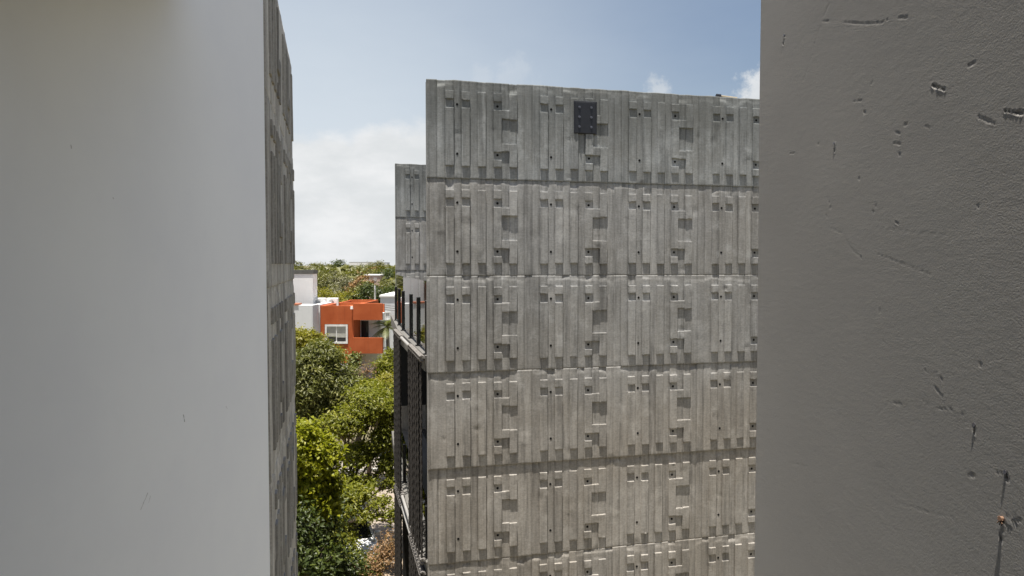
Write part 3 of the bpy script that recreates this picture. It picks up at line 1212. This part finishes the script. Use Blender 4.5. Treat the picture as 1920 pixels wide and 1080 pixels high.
def orange_house():
    rz = -0.02
    o = empty('orange_house', (-16.62, 60.0, 0), rz)
    tag(o, 'orange two storey house with a white framed window and a roofed balcony', 'house')
    zt = EYE - 3.62
    W1, W2 = 2.90, 5.36
    # front block with openings left for the windows
    b = MB()
    b.box(0, .36, 0, 5.2, 0, zt)
    b.box(2.42, W1, 0, 5.2, 0, zt)
    b.box(.36, 2.42, 0, .3, EYE - 5.20, zt)
    b.box(.36, 2.42, 0, .3, EYE - 8.60, EYE - 6.95)
    b.box(.36, 2.42, 0, .3, 0, EYE - 10.05)
    b.box(.36, 2.42, 4.9, 5.2, 0, zt)
    b.build('wall', M['orange'], o)
    MB().box(.002, W1 - .002, .302, 9.8, zt - .9, zt - .45).build('roof_slab', M['roof_grey'], o)
    window(o, .40, 2.38, EYE - 6.90, EYE - 5.24, .0, 1, .16, .16, .72)
    window(o, .95, 2.35, EYE - 9.9, EYE - 8.68, .0, 0, .14, .14, .95)
    # rear parapet round the roof
    b = MB()
    b.box(0, W1, 9.8, 10.1, zt - 1.4, zt + .02)
    b.box(-.001, .2, 5.21, 9.79, zt - 1.4, zt - .03)
    b.box(W1 - .2, W1 - .001, 5.21, 9.79, zt - 1.4, zt + .015)
    b.box(W1 + .004, W2 - .30, 2.5, 2.7, EYE - 4.34, zt + .03)
    b.build('parapet', M['orange'], o)
    # roof band and balcony, standing forward of the room behind
    MB().box(W1 + .004, W2 + .06, -.25, .10, EYE - 4.82, EYE - 3.40).build('roof_band', M['orange'], o)
    MB().box(W1 + .004, W2 - .25, .102, 2.7, EYE - 4.55, EYE - 4.35).build('balcony_roof', M['white'], o)
    b = MB()
    b.box(W1 + .004, W2 + .06, -.25, -.05, EYE - 7.72, EYE - 6.36)
    b.box(W2 - .12, W2 + .04, -.048, .35, EYE - 7.72, EYE - 6.40)
    b.build('balcony_parapet', M['orange'], o)
    MB().box(W1 + .004, W2, -.045, 2.4, EYE - 7.70, EYE - 7.50).build('balcony_floor', M['white'], o)
    b = MB()
    b.box(W1 + .002, W2 - .9, 2.42, 2.6, 0, EYE - 4.56)
    b.box(W2 - .9, W2 - .7, 2.61, 4.6, 0, EYE - 4.56)
    b.build('balcony_wall', M['white'], o)
    d = MB().box(W1 + .10, W1 + .75, 2.36, 2.418, EYE - 7.48, EYE - 5.10).build('door', M['dark_frame'], o)
    MB().box(W1 + .18, W1 + .67, 2.345, 2.358, EYE - 7.2, EYE - 5.2).build('pane', M['window_glass'], d)
    # white end wall on the left
    MB().box(-.62, -.003, -.10, 5.0, 0, zt + .12).build('end_wall', M['white'], o)
    # lamp on the corner
    b = MB()
    b.tube([(W1 - .10, -.02, zt - .12), (W1 - .10, -.22, zt - .08)], .05, 8)
    b.tube([(W1 - .10, -.20, zt - .02), (W1 - .10, -.20, zt - .26)], [.11, .14], 10)
    b.build('wall_lamp', M['frame_white'], o)


orange_house()


def roof_unit(px, py, depth, w, h, label):
    p = at(px, py, depth)
    zt = EYE - 3.62
    o = empty('air_conditioner', (p[0], depth, zt - .45), random.uniform(-.3, .3))
    tag(o, label, 'air conditioner', 'air conditioning units on the orange roof')
    MB().box(-w / 2, w / 2, -.22, .22, .12, h, .03).build('casing', M['frame_white'], o)
    b = MB()
    for r_ in (.08, .16, .24):
        b.tube([(-w * .12 + r_ * math.cos(a), -.232, .12 + h * .45 + r_ * .9 * math.sin(a)) for a in np.linspace(0, 6.283, 17)], .012, 4)
    b.build('fan_grille', M['steel'], o)
    b = MB()
    b.box(-w / 2 + .05, -w / 2 + .13, -.2, .2, 0, .12)
    b.box(w / 2 - .13, w / 2 - .05, -.2, .2, 0, .12)
    b.build('stand', M['steel'], o)


roof_unit(600, 566, 63.0, 1.1, 1.0, 'white air conditioner at the left end of the orange house roof')
roof_unit(612, 566, 65.0, .9, .85, 'white air conditioner in the middle of the three on the orange roof')
roof_unit(624, 567, 64.0, 1.0, .95, 'white air conditioner nearest the long red parapet on the orange roof')


def white_house():
    o = empty('white_house', (-19.5, 58.0, 0), 0.0)
    tag(o, 'white house with a dark coping left of the orange house', 'house')
    # upper block set back, lower block forward of it
    MB().box(-.9, 1.68, 4.0, 5.4, 0, EYE - .88).build('upper_wall', M['white'], o)
    MB().box(-1.0, 1.74, 3.95, 5.45, EYE - .878, EYE - .52).build('coping', M['dark_coping'], o)
    MB().box(-.9, 2.8, 0.0, 1.8, 0, EYE - 3.45).build('lower_wall', M['offwhite'], o)
    MB().box(-.95, 1.6, -.06, 1.0, EYE - 3.448, EYE - 3.30).build('tile_edge', plain('clay_tile', (.38, .15, .09)), o)
    window(o, -.5, .9, EYE - 6.6, EYE - 5.3, -.002, 1, .05)


white_house()


def tiled_house():
    p = at(470, 548, 56) - np.array([2.6, 0, 0])
    o = empty('tiled_house', (p[0], 56, 0), 0)
    tag(o, 'house with a brown tiled roof behind the grooved wall, mirrored in the terrace glass', 'house')
    h = p[2]
    MB().box(0, 3.0, 0, 7, 0, h).build('wall', plain('brown_wall', (.26, .15, .10)), o)
    MB().add([(-.3, -.3, h), (3.2, -.3, h), (3.2, 7.3, h), (-.3, 7.3, h), (-.3, 3.5, h + 1.35), (3.2, 3.5, h + 1.35)],
             [(0, 1, 5, 4), (3, 4, 5, 2), (0, 4, 3), (1, 2, 5), (0, 3, 2, 1)]).build('roof', plain('brown_tiles', (.24, .12, .08)), o)


tiled_house()


def box_house(name, label, px0, px1, pyt, depth, dep, mat, coping, wins=(), pyb=None):
    p0, p1 = at(px0, pyt, depth), at(px1, pyt, depth)
    o = empty(name, (p0[0], depth, 0), 0)
    tag(o, label, 'house')
    w = p1[0] - p0[0]
    h = p0[2]
    MB().box(0, w, 0, dep, 0, h).build('wall', mat, o)
    MB().box(-.1, w + .1, -.1, dep + .1, h + .001, h + .22).build('coping', coping, o)
    for (a, b_, c, d) in wins:
        q0, q1 = at(a, b_, depth), at(c, d, depth)
        window(o, q0[0] - p0[0], q1[0] - p0[0], q1[2], q0[2], -.003, 1, .0, .08, .4)
    return o


box_house('pale_house', 'pale weathered house behind the palm, right of the orange house', 713, 770, 557, 78, 9, M['offwhite'], M['white'], ((722, 585, 732, 600),))
box_house('low_white_house', 'low white house seen under the orange house balcony roof', 680, 716, 598, 84, 6, M['white'], M['white'])
box_house('pinkish_house', 'pinkish house with a flat white roof among the tree tops', 684, 712, 517, 135, 6, plain('pink_wash', (.55, .40, .33)), M['white'], ((689, 521, 694, 526), (701, 521, 706, 526)))
box_house('horizon_building', 'small white building on the horizon above the trees', 655, 690, 491.5, 640, 14, M['white'], M['offwhite'])
box_house('horizon_block', 'dark roofed building on the horizon beside the tall concrete building', 700, 726, 492.5, 700, 14, M['offwhite'], M['dark_coping'])

# ------------------------------------------------------------------ utility pole and wires
pp = at(703, 535, 88)
up = empty('utility_pole', (pp[0], 88, 0))
tag(up, 'grey concrete utility pole rising behind the orange house', 'pole')
pm = plain('pole_concrete', (.42, .41, .38))
MB().tube([(0, 0, 0), (0, 0, pp[2])], [.15, .10], 10).build('pole', pm, up)
MB().tube([(0, -.12, pp[2] - .6), (0, -.16, pp[2] - .45), (0, -.16, pp[2] - .1)], [.03, .05, .03], 8).build('insulator', M['offwhite'], up)
p2 = at(716, 578, 77.5)
wb = MB()
for k in range(3):
    pts = [(p2[0] + t * 4.2, 77.0, p2[2] + .25 * k - .3 * math.sin(math.pi * t) + .1 * t) for t in np.linspace(0, 1, 12)]
    wb.tube(pts, .03, 5)
wb.build('overhead_cables', M['black_post'])
tag(bpy.data.objects['overhead_cables'], 'dark overhead cables crossing in front of the pale weathered house', 'cables')

# ------------------------------------------------------------------ parked car
def car():
    o = empty('parked_car', (-5.72, 24.0, .008), math.atan2(-.94, .36))
    tag(o, 'white parked car with a dark windscreen half hidden under the trees', 'car')
    paint = NT('white_car_paint').color((.58, .58, .58))
    paint.p.inputs['Roughness'].default_value = .3
    paint.p.inputs['Coat Weight'].default_value = .6
    paint.p.inputs['Coat Roughness'].default_value = .05
    paint = paint.m
    dark = M['dark_glass']
    # stations along x (rear to front): x, half width, bottom z, belt z
    st = [(-2.05, .70, .35, .86), (-1.9, .80, .28, .94), (-1.2, .86, .22, .96), (0, .88, .20, .95), (.9, .87, .20, .93), (1.5, .84, .22, .84), (1.95, .76, .28, .72), (2.12, .60, .36, .60)]
    V, F = [], []
    for (x, w, zb, zt) in st:
        for (yy, zz) in ((-.86, 0), (-1, .25), (-1, .7), (-.90, .95), (-.55, 1.0), (0, 1.02), (.55, 1.0), (.90, .95), (1, .7), (1, .25), (.86, 0)):
            V.append((x, yy * w, zb + (zt - zb) * zz))
    n = 11
    for i in range(len(st) - 1):
        for k in range(n):
            k2 = (k + 1) % n
            F.append((i * n + k, (i + 1) * n + k, (i + 1) * n + k2, i * n + k2))
    F.append(tuple(range(n)))
    F.append(tuple(range(len(V) - 1, len(V) - n - 1, -1)))
    make_mesh('body', V, F, paint, o, True)
    # cabin: roof and pillars in paint, glass set 4 mm proud
    cab_b = [(-1.75, .74), (1.05, .74)]
    rf = [(-1.15, .56, 1.46), (-.3, .58, 1.50), (.30, .56, 1.46)]
    V = []
    ring = [(-1.80, .92), (-1.15, 1.45), (-.35, 1.50), (.28, 1.46), (1.08, .90)]
    for s in (-1, 1):
        for (x, z) in ring:
            V.append((x, s * (.78 if z < 1 else .60), z))
    F = [(0, 1, 6, 5), (1, 2, 7, 6), (2, 3, 8, 7), (3, 4, 9, 8), (0, 4, 3, 2, 1), (5, 6, 7, 8, 9), (0, 5, 9, 4)]
    make_mesh('cabin', V, F, paint, o)

    def quad(name, pts, mat, off):
        c = np.array(pts, float)
        nn = np.cross(c[1] - c[0], c[3] - c[0])
        nn /= np.linalg.norm(nn)
        if nn @ np.array(off) < 0:
            nn = -nn
        a = c + nn * .006
        d = c - nn * .01
        v = list(a) + list(d)
        make_mesh(name, v, [(0, 1, 2, 3), (7, 6, 5, 4), (0, 4, 5, 1), (1, 5, 6, 2), (2, 6, 7, 3), (3, 7, 4, 0)], mat, o)
    quad('windscreen', [(.96, -.66, .98), (.96, .66, .98), (.34, .54, 1.42), (.34, -.54, 1.42)], dark, (1, 0, 1))
    quad('rear_window', [(-1.68, -.66, 1.02), (-1.68, .66, 1.02), (-1.2, .54, 1.41), (-1.2, -.54, 1.41)], dark, (-1, 0, 1))
    for s in (-1, 1):
        y = lambda z: s * (.78 - .18 * (z - .92) / .56)
        quad('side_window', [(-.25, y(1.0), 1.0), (.82, y(1.0), 1.0), (.26, y(1.40), 1.40), (-.25, y(1.43), 1.43)], dark, (0, s, 0.3))
        quad('side_window', [(-1.5, y(1.02), 1.02), (-.34, y(1.0), 1.0), (-.34, y(1.43), 1.43), (-1.12, y(1.40), 1.40)], dark, (0, s, 0.3))
        MB().box(.62, .80, s * .88 - .10, s * .88 + .10, .95, 1.08, .02).build('mirror', paint, o)
        MB().box(1.90, 2.05, s * .55 - .16, s * .55 + .16, .60, .72, .03).build('headlight', M['rail'], o)
        MB().box(-.2, 0, s * .885 - .012, s * .885 + .012, .80, .83).build('handle', M['steel'], o)
        for x in (-1.3, 1.35):
            b = MB()
            b.tube([(x, s * .66, .31), (x, s * .87, .31)], .31, 20)
            wv = b.build('wheel', M['black_post'], o, False)
            MB().tube([(x, s * .865, .31), (x, s * .885, .31)], .19, 14).build('rim', M['rail'], wv)
    MB().box(2.06, 2.13, -.38, .38, .42, .54).build('grille', M['black_post'], o)


car()

# ------------------------------------------------------------------ vegetation
def leaf_material(name, c0, c1, c2, trans=0.35):
    n = NT(name)
    at_ = n.N('ShaderNodeAttribute')
    at_.attribute_name = 'tint'
    r1 = n.ramp(at_.outputs['Fac'], 0.0, 0.55)
    r2 = n.ramp(at_.outputs['Fac'], 0.5, 1.0)
    c = n.mix(r2, n.mix(r1, c0, c1), c2)
    n.color(c)
    n.p.inputs['Roughness'].default_value = .45
    n.p.inputs['Specular IOR Level'].default_value = .35
    tr = n.N('ShaderNodeBsdfTranslucent')
    n.L(n.mix(1.0, c, (1.25, 1.35, .6), 'MULTIPLY'), tr.inputs['Color'])
    mx = n.N('ShaderNodeMixShader')
    mx.inputs[0].default_value = trans
    n.L(n.p.outputs[0], mx.inputs[1])
    n.L(tr.outputs[0], mx.inputs[2])
    n.L(mx.outputs[0], n.out.inputs[0])
    return n.m


LEAF = {
    'lime': leaf_material('lime_leaf', (.13, .15, .010), (.22, .23, .012), (.32, .29, .018), .4),
    'olive': leaf_material('olive_leaf', (.055, .064, .014), (.115, .122, .028), (.23, .22, .080), .3),
    'mid': leaf_material('mid_green_leaf', (.085, .095, .011), (.155, .165, .016), (.26, .245, .035), .4),
    'yellow': leaf_material('yellow_green_leaf', (.13, .125, .014), (.19, .175, .018), (.26, .23, .03), .38),
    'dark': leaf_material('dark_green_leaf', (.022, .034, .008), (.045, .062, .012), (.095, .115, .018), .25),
    'dry': leaf_material('dry_leaf', (.20, .11, .05), (.27, .16, .075), (.34, .23, .12), .25),
    'far': leaf_material('far_green_leaf', (.085, .090, .026), (.13, .13, .036), (.19, .18, .05), .28),
    'far_grey': leaf_material('far_grey_leaf', (.12, .12, .06), (.16, .155, .085), (.22, .20, .12), .22),
    'palm': leaf_material('palm_leaf', (.08, .10, .03), (.14, .16, .05), (.22, .23, .09), .28),
}
bark = plain('grey_bark', (.12, .095, .07), .95, .1, 0, .3, 12, .5)
bark_pale = plain('pale_bark', (.22, .19, .15), .95, .1, 0, .3, 12, .5)


def leaf_cloud(blobs, n_leaves, size, seed, clump=0.35, aspect=0.5, droop=0.0, shell=0.55, per=26):
    """leaf shaped faces spread in clumps through ellipsoid blobs (cx,cy,cz,rx,ry,rz)"""
    r = np.random.default_rng(seed)
    blobs = np.array(blobs, float)
    area = (blobs[:, 3] * blobs[:, 4] * blobs[:, 5]) ** (2 / 3)
    nc = max(4, n_leaves // per)
    pick = r.choice(len(blobs), nc, p=area / area.sum())
    d = r.normal(size=(nc, 3))
    d /= np.linalg.norm(d, axis=1, keepdims=True)
    rad = shell + (1 - shell) * r.random(nc) ** 0.6
    rad = np.where(r.random(nc) < .25, r.random(nc) * .8, rad) * r.uniform(.82, 1.14, nc)
    cpos = blobs[pick, :3] + d * rad[:, None] * blobs[pick, 3:]
    cs = clump * r.uniform(.6, 1.4, nc)
    own = np.repeat(np.arange(nc), per)
    n = len(own)
    e = r.normal(size=(n, 3)) * np.array([1, 1, .55])
    pos = cpos[own] + e * cs[own, None] * .62
    nrm = r.normal(size=(n, 3)) * .75 + np.array([0, 0, .9]) + d[own] * .7
    nrm /= np.linalg.norm(nrm, axis=1, keepdims=True)
    ax = r.normal(size=(n, 3)) + d[own] * .6 + np.array([0, 0, -droop])
    ax -= (ax * nrm).sum(1, keepdims=True) * nrm
    ax /= np.linalg.norm(ax, axis=1, keepdims=True)
    sd = np.cross(nrm, ax)
    L = size * r.uniform(.6, 1.35, n)[:, None]
    w = L * aspect * .5
    p0 = pos - ax * L * .5
    p1 = pos + sd * w - ax * L * .05 + nrm * L * .06
    p2 = pos + ax * L * .5 - nrm * L * .10
    p3 = pos - sd * w - ax * L * .05 + nrm * L * .06
    V = np.stack([p0, p1, p2, p3], 1).reshape(-1, 3)
    i = np.arange(n) * 4
    F = np.concatenate([np.stack([i, i + 1, i + 2], 1), np.stack([i, i + 2, i + 3], 1)])
    ct = r.beta(2, 2, nc)
    tint = np.clip(ct[own] * .6 + r.beta(2, 2, n) * .5 - .05, 0, 1)
    return V, F, np.repeat(tint, 4)


def tree(name, label, base, blobs, n_leaves, size, mat, seed, trunk_r=.14, group=None, bark_m=None, twigs=0, **kw):
    r = np.random.default_rng(seed + 77)
    o = empty(name, (base[0], base[1], 0))
    tag(o, label, 'shrub' if 'shrub' in name or 'bush' in name else 'tree', group)
    rel = [(b_[0] - base[0], b_[1] - base[1], *b_[2:]) for b_ in blobs]
    V, F, t = leaf_cloud(rel, n_leaves, size, seed, **kw)
    quad_mesh('crown', V, F, LEAF[mat], o, False, t)
    cz = min(b_[2] for b_ in rel)
    m = MB()
    fork = np.array([sum(b_[0] for b_ in rel) / len(rel) * .4, sum(b_[1] for b_ in rel) / len(rel) * .4, max(.5, cz * .55)])
    m.tube([(0, 0, -.05), (fork[0] * .3, fork[1] * .3, fork[2] * .5), tuple(fork)], [trunk_r * 1.25, trunk_r, trunk_r * .85], 9)
    m.build('trunk', bark_m or bark, o, True)
    m = MB()
    for b_ in rel:
        c = np.array(b_[:3])
        mid = fork * .5 + c * .5 + r.normal(0, .15, 3) * b_[3] + np.array([0, 0, -.1 * b_[5]])
        m.tube([tuple(fork), tuple(mid), tuple(c)], [trunk_r * .6, trunk_r * .4, trunk_r * .18], 7)
        for k in range(6 + twigs):
            d = r.normal(size=3)
            d /= np.linalg.norm(d)
            d[2] = abs(d[2]) * .8 + .1
            e = c + d * np.array(b_[3:]) * r.uniform(.6, .98)
            s = mid * .4 + c * .6 + r.normal(0, .08, 3)
            m.tube([tuple(s), tuple(s * .5 + e * .5 + r.normal(0, .08, 3)), tuple(e)], [trunk_r * .22, trunk_r * .14, trunk_r * .05], 5)
    m.build('branches', bark_m or bark, o, True)
    return o


def blob(px, py, depth, rx, ry=None, rz=None):
    p = at(px, py, depth)
    return (p[0], p[1], p[2], rx, ry or rx, rz or rx)


# bright young tree at the left edge of the gap
tree('lime_tree', 'bright yellow green tree close beside the grooved concrete wall', (-5.1, 16.0),
     [blob(548, 835, 15.6, .75, .8, .6), blob(588, 870, 15.8, .62, .7, .7), blob(560, 930, 15.9, .9, .9, .7), blob(606, 850, 16.0, .30, .4, .42), blob(602, 925, 16.1, .38, .5, .5)],
     24000, .115, 'lime', 1, .10, None, None, 0, clump=.17, aspect=.55, shell=.6, per=16)
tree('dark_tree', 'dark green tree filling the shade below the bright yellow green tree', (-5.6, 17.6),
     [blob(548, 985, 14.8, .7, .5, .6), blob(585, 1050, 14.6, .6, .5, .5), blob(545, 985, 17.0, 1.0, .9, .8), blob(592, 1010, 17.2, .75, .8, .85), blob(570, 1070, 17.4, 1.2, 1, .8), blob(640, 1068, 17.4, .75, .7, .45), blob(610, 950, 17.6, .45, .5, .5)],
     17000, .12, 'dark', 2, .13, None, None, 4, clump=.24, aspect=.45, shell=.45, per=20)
# large leaved olive tree behind
tree('broad_tree', 'tall olive green tree with long drooping leaves in front of the white house', (-9.2, 29.0),
     [blob(600, 672, 28.6, .9, 1, .75), blob(572, 720, 28.0, 1.3, 1.2, 1.2), blob(640, 735, 28.6, 1.0, 1.1, 1.0), blob(600, 780, 28.4, 1.5, 1.3, 1.1)],
     40000, .17, 'olive', 3, .2, None, None, 2, clump=.26, aspect=.32, droop=1.2, shell=.5, per=20)
tree('yellow_tree', 'yellow green tree top against the foot of the white house', (-12.4, 36.0),
     [blob(566, 640, 35.5, 1.1, 1, .6), blob(608, 668, 35.8, .9, 1, .6), blob(545, 650, 36, 1.4, 1.2, .9)],
     13000, .20, 'yellow', 4, .17, None, None, 0, clump=.30, aspect=.45, per=18)
# lacy tree over the street
tree('lacy_tree', 'light green tree with thin bare branches over the pale street', (-7.6, 24.2),
     [blob(650, 790, 23.8, .75, .8, .55), blob(700, 760, 24.2, .75, .9, .6), blob(722, 820, 24.4, .55, .8, .65), blob(672, 850, 24.0, .60, .7, .40), blob(735, 770, 24.6, .5, .7, .6), blob(655, 905, 23.4, .6, .7, .45), blob(690, 738, 25.5, .8, .9, .5), blob(725, 868, 24.2, .35, .6, .35), blob(690, 905, 23.6, .35, .6, .22), blob(738, 900, 24, .3, .6, .3), blob(712, 945, 22.8, .22, .5, .16), blob(738, 965, 22.6, .25, .5, .25), blob(690, 968, 22.6, .25, .4, .14)],
     20500, .145, 'mid', 5, .11, None, bark, 8, clump=.22, aspect=.40, droop=.5, shell=.35, per=15)
tree('lower_tree', 'mid green leafy tree leaning over the white car', (-6.9, 21.6),
     [blob(645, 945, 21.0, .75, .7, .42), blob(612, 985, 21.2, .6, .6, .5), blob(650, 1040, 20.2, .5, .5, .3), blob(690, 1060, 20.0, .4, .5, .25), blob(670, 925, 21.4, .5, .6, .28), blob(640, 1005, 20.6, .42, .5, .28)],
     7500, .13, 'mid', 6, .09, None, bark, 6, clump=.20, aspect=.40, droop=.4, shell=.35, per=15)
tree('bushy_tree', 'round mid green tree with yellow tips below the orange house balcony', (-8.6, 38.0),
     [blob(690, 760, 37, 1.2, 1.1, .8), blob(725, 772, 37.5, 1.0, 1, .8), blob(650, 770, 37.2, 1.0, 1, .7), blob(715, 750, 38.5, .8, .8, .5)],
     16000, .20, 'mid', 7, .16, None, None, 2, clump=.30, aspect=.45, per=18)
tree('yellow_bush', 'yellow green bush between the bushy tree and the rope screen', (-6.9, 33.0),
     [blob(705, 735, 32, .9, .9, .5), blob(735, 720, 32.5, .7, .9, .5)],
     6000, .17, 'yellow', 8, .10, None, None, 2, clump=.25, aspect=.45, per=16)
tree('climber_shrub', 'narrow pale leaved shrub climbing the corner of the orange house', (-12.9, 57.5),
     [blob(664, 676, 57.5, .42, .4, .7), blob(667, 700, 57.5, .55, .5, .8), blob(660, 720, 57.3, .8, .6, .8)],
     3600, .26, 'palm', 9, .08, None, None, 0, clump=.3, aspect=.45, per=14)
tree('bare_bush', 'bare purplish twiggy bush under the orange house balcony', (-12.0, 54.0),
     [blob(690, 692, 54, 1.0, .8, .6), blob(672, 700, 54, .8, .7, .5)],
     240, .2, 'dry', 10, .07, None, plain('purple_twig', (.20, .15, .14)), 46, clump=.4, aspect=.3, per=8)
tree('dry_bush', 'dry brown bush at the foot of the rope screen', (-4.35, 19.6),
     [blob(715, 1048, 19.2, .38, .5, .36), blob(695, 1062, 19.0, .35, .4, .3), blob(728, 1020, 19.4, .2, .4, .35)],
     1900, .10, 'dry', 12, .05, None, bark_pale, 16, clump=.16, aspect=.3, per=10)
tree('olive_bush', 'dull green shrub below the palm beside the pale house', (-10.2, 56.0),
     [blob(722, 688, 55, .9, .9, .8), blob(738, 672, 56, .7, .8, .7), blob(732, 725, 54, .9, 1, .8)],
     6500, .26, 'mid', 13, .1, None, None, 0, clump=.38, aspect=.4, per=14)

# palm beside the orange house
def palm():
    c = at(726, 612, 62)
    o = empty('palm_tree', (c[0], 62.0, 0))
    tag(o, 'palm tree with feathery fronds between the orange house and the pale house', 'tree')
    MB().tube([(0, 0, -.05), (.08, 0, c[2] * .5), (0, 0, c[2])], [.22, .17, .15], 10).build('trunk', bark_pale, o, True)
    r = np.random.default_rng(31)
    for k in range(22):
        a = 2 * math.pi * k / 22 + r.normal(0, .12)
        el = r.uniform(-.35, 1.25)
        ln = r.uniform(1.5, 2.1)
        V, F = [], []
        spine = []
        for s in np.linspace(0, 1, 13):
            h = ln * s * math.cos(el * (1 - s * .3))
            z = ln * (math.sin(el) * s - .55 * s * s)
            spine.append(np.array([h * math.cos(a), h * math.sin(a), c[2] + z]))
        side = np.array([-math.sin(a), math.cos(a), 0])
        tint = []
        for i in range(1, 13):
            p, q = spine[i - 1], spine[i]
            d = q - p
            d /= np.linalg.norm(d)
            for sg in (-1, 1):
                for h in (0, .5):
                    st = p + (q - p) * h
                    lf = .62 * math.sin(math.pi * min(1, i / 13 + .12)) + .12
                    tip = st + side * sg * lf * .75 + d * lf * .6 + np.array([0, 0, -.22 * lf])
                    b0 = len(V)
                    V += [st - d * .025, st + d * .035, tip]
                    F.append((b0, b0 + 1, b0 + 2))
                    tint += [r.random()] * 3
        m = quad_mesh('frond', np.array(V), np.array(F), LEAF['palm'], o, False, tint)
        MB().tube([tuple(p) for p in spine[::3]], [.03, .02, .014, .01, .006], 4).build('stalk', bark_pale, m)


palm()

# tree tops behind the houses, each its own tree
far_spots = [
    (606, 548, 92, 3.2, 'yellow', 'yellow green tree just behind the air conditioners of the orange roof'),
    (640, 556, 98, 2.8, 'yellow', 'yellow green tree behind the middle of the orange parapet'),
    (664, 552, 104, 2.6, 'far', 'fresh green tree left of the utility pole'),
    (690, 552, 100, 2.3, 'dark', 'dark green tree at the foot of the utility pole'),
    (722, 540, 96, 2.8, 'dark', 'deep green round tree close against the terrace railing'),
    (742, 548, 104, 2.8, 'far', 'green tree seen through the terrace glass'),
    (590, 530, 128, 4.2, 'far', 'green tree above the corner of the white house'),
    (625, 524, 140, 4.0, 'far_grey', 'grey green tree in the middle of the far woods'),
    (648, 530, 125, 2.8, 'far_grey', 'silvery sparse tree left of the russet tree'),
    (680, 528, 118, 2.4, 'dry', 'russet dry tree below the pinkish house'),
    (716, 536, 112, 2.4, 'far', 'green tree right of the russet tree'),
    (736, 518, 142, 4.2, 'dark', 'dark tree behind the far end of the terrace'),
    (575, 515, 210, 5.0, 'far', 'tree on the left edge of the far woods'),
    (606, 512, 220, 5.0, 'far', 'rounded green tree under the horizon left of centre'),
    (636, 510, 230, 5.2, 'far', 'broad green tree under the horizon in the centre'),
    (668, 511, 240, 4.6, 'dry', 'brownish orange tree top under the horizon'),
    (700, 510, 250, 4.8, 'dry', 'second brownish tree top, right of the first under the horizon'),
    (730, 508, 236, 5.2, 'far', 'green tree under the horizon beside the rear concrete wall'),
    (560, 503, 330, 6.0, 'far', 'far tree on the horizon right above the white house coping'),
    (600, 502, 340, 6.5, 'far', 'far tree on the horizon near the left'),
    (640, 503, 350, 7.0, 'dark', 'taller far tree breaking the horizon line'),
    (682, 502, 360, 6.5, 'far', 'far tree on the horizon below the dark roofed building'),
    (720, 501, 345, 6.5, 'far', 'far tree on the horizon close to the rear concrete wall'),
]
for k, (px, py, dp, rad, mt, lab) in enumerate(far_spots):
    r = np.random.default_rng(400 + k)
    c = at(px, py, dp)
    bl_ = [(c[0] + r.normal(0, rad * .45), c[1] + r.normal(0, rad * .4), c[2] - rad * .35 + r.normal(0, rad * .22), rad * r.uniform(.45, .75), rad * r.uniform(.5, .8), rad * r.uniform(.35, .55)) for _ in range(6)]
    tree('woodland_tree', lab, (c[0], c[1]), bl_, 5200, .20 * dp / 60 * .55 + .10, mt, 500 + k, .2, 'trees of the woods behind the houses', None, 0, clump=.5 * rad / 3, aspect=.55, per=20)

# the woods beyond read as one mass
r = np.random.default_rng(900)
mass = []
for k in range(520):
    dp = r.uniform(260, 1500) if k > 260 else r.uniform(110, 420)
    x = r.uniform(-.42, .30) * dp
    if -.31 < x / dp < -.16 and dp < 170:
        dp += 160
        x = r.uniform(-.42, .30) * dp
    rad = r.uniform(3, 6)
    top = r.uniform(6.5, 9.6) + max(0, (dp - 300) * .0012)
    mass.append((x, dp, top - rad * .5, rad, rad, rad * .5))
V, F, t = leaf_cloud(mass, 90000, 1.5, 901, clump=1.6, aspect=.6, per=12)
tag(quad_mesh('distant_forest', V, F, LEAF['far'], None, False, t), 'distant green woods reaching the horizon', None, None, 'stuff')
mass = []
for k in range(700):
    dp = r.uniform(40, 420)
    x = r.uniform(-.44, -.10) * dp
    if dp < 100 and k % 3:
        continue
    if dp < 52 or (-19.5 < x < -5 and dp < 75):
        continue
    mass.append((x, dp, r.uniform(.4, 2.2), r.uniform(1.5, 3), 2, 1.2))
V, F, t = leaf_cloud(mass, 30000, .7, 902, clump=.9, aspect=.6, per=12)
tag(quad_mesh('undergrowth', V, F, LEAF['far'], None, False, t), 'low green undergrowth between the trees and the houses', None, None, 'stuff')
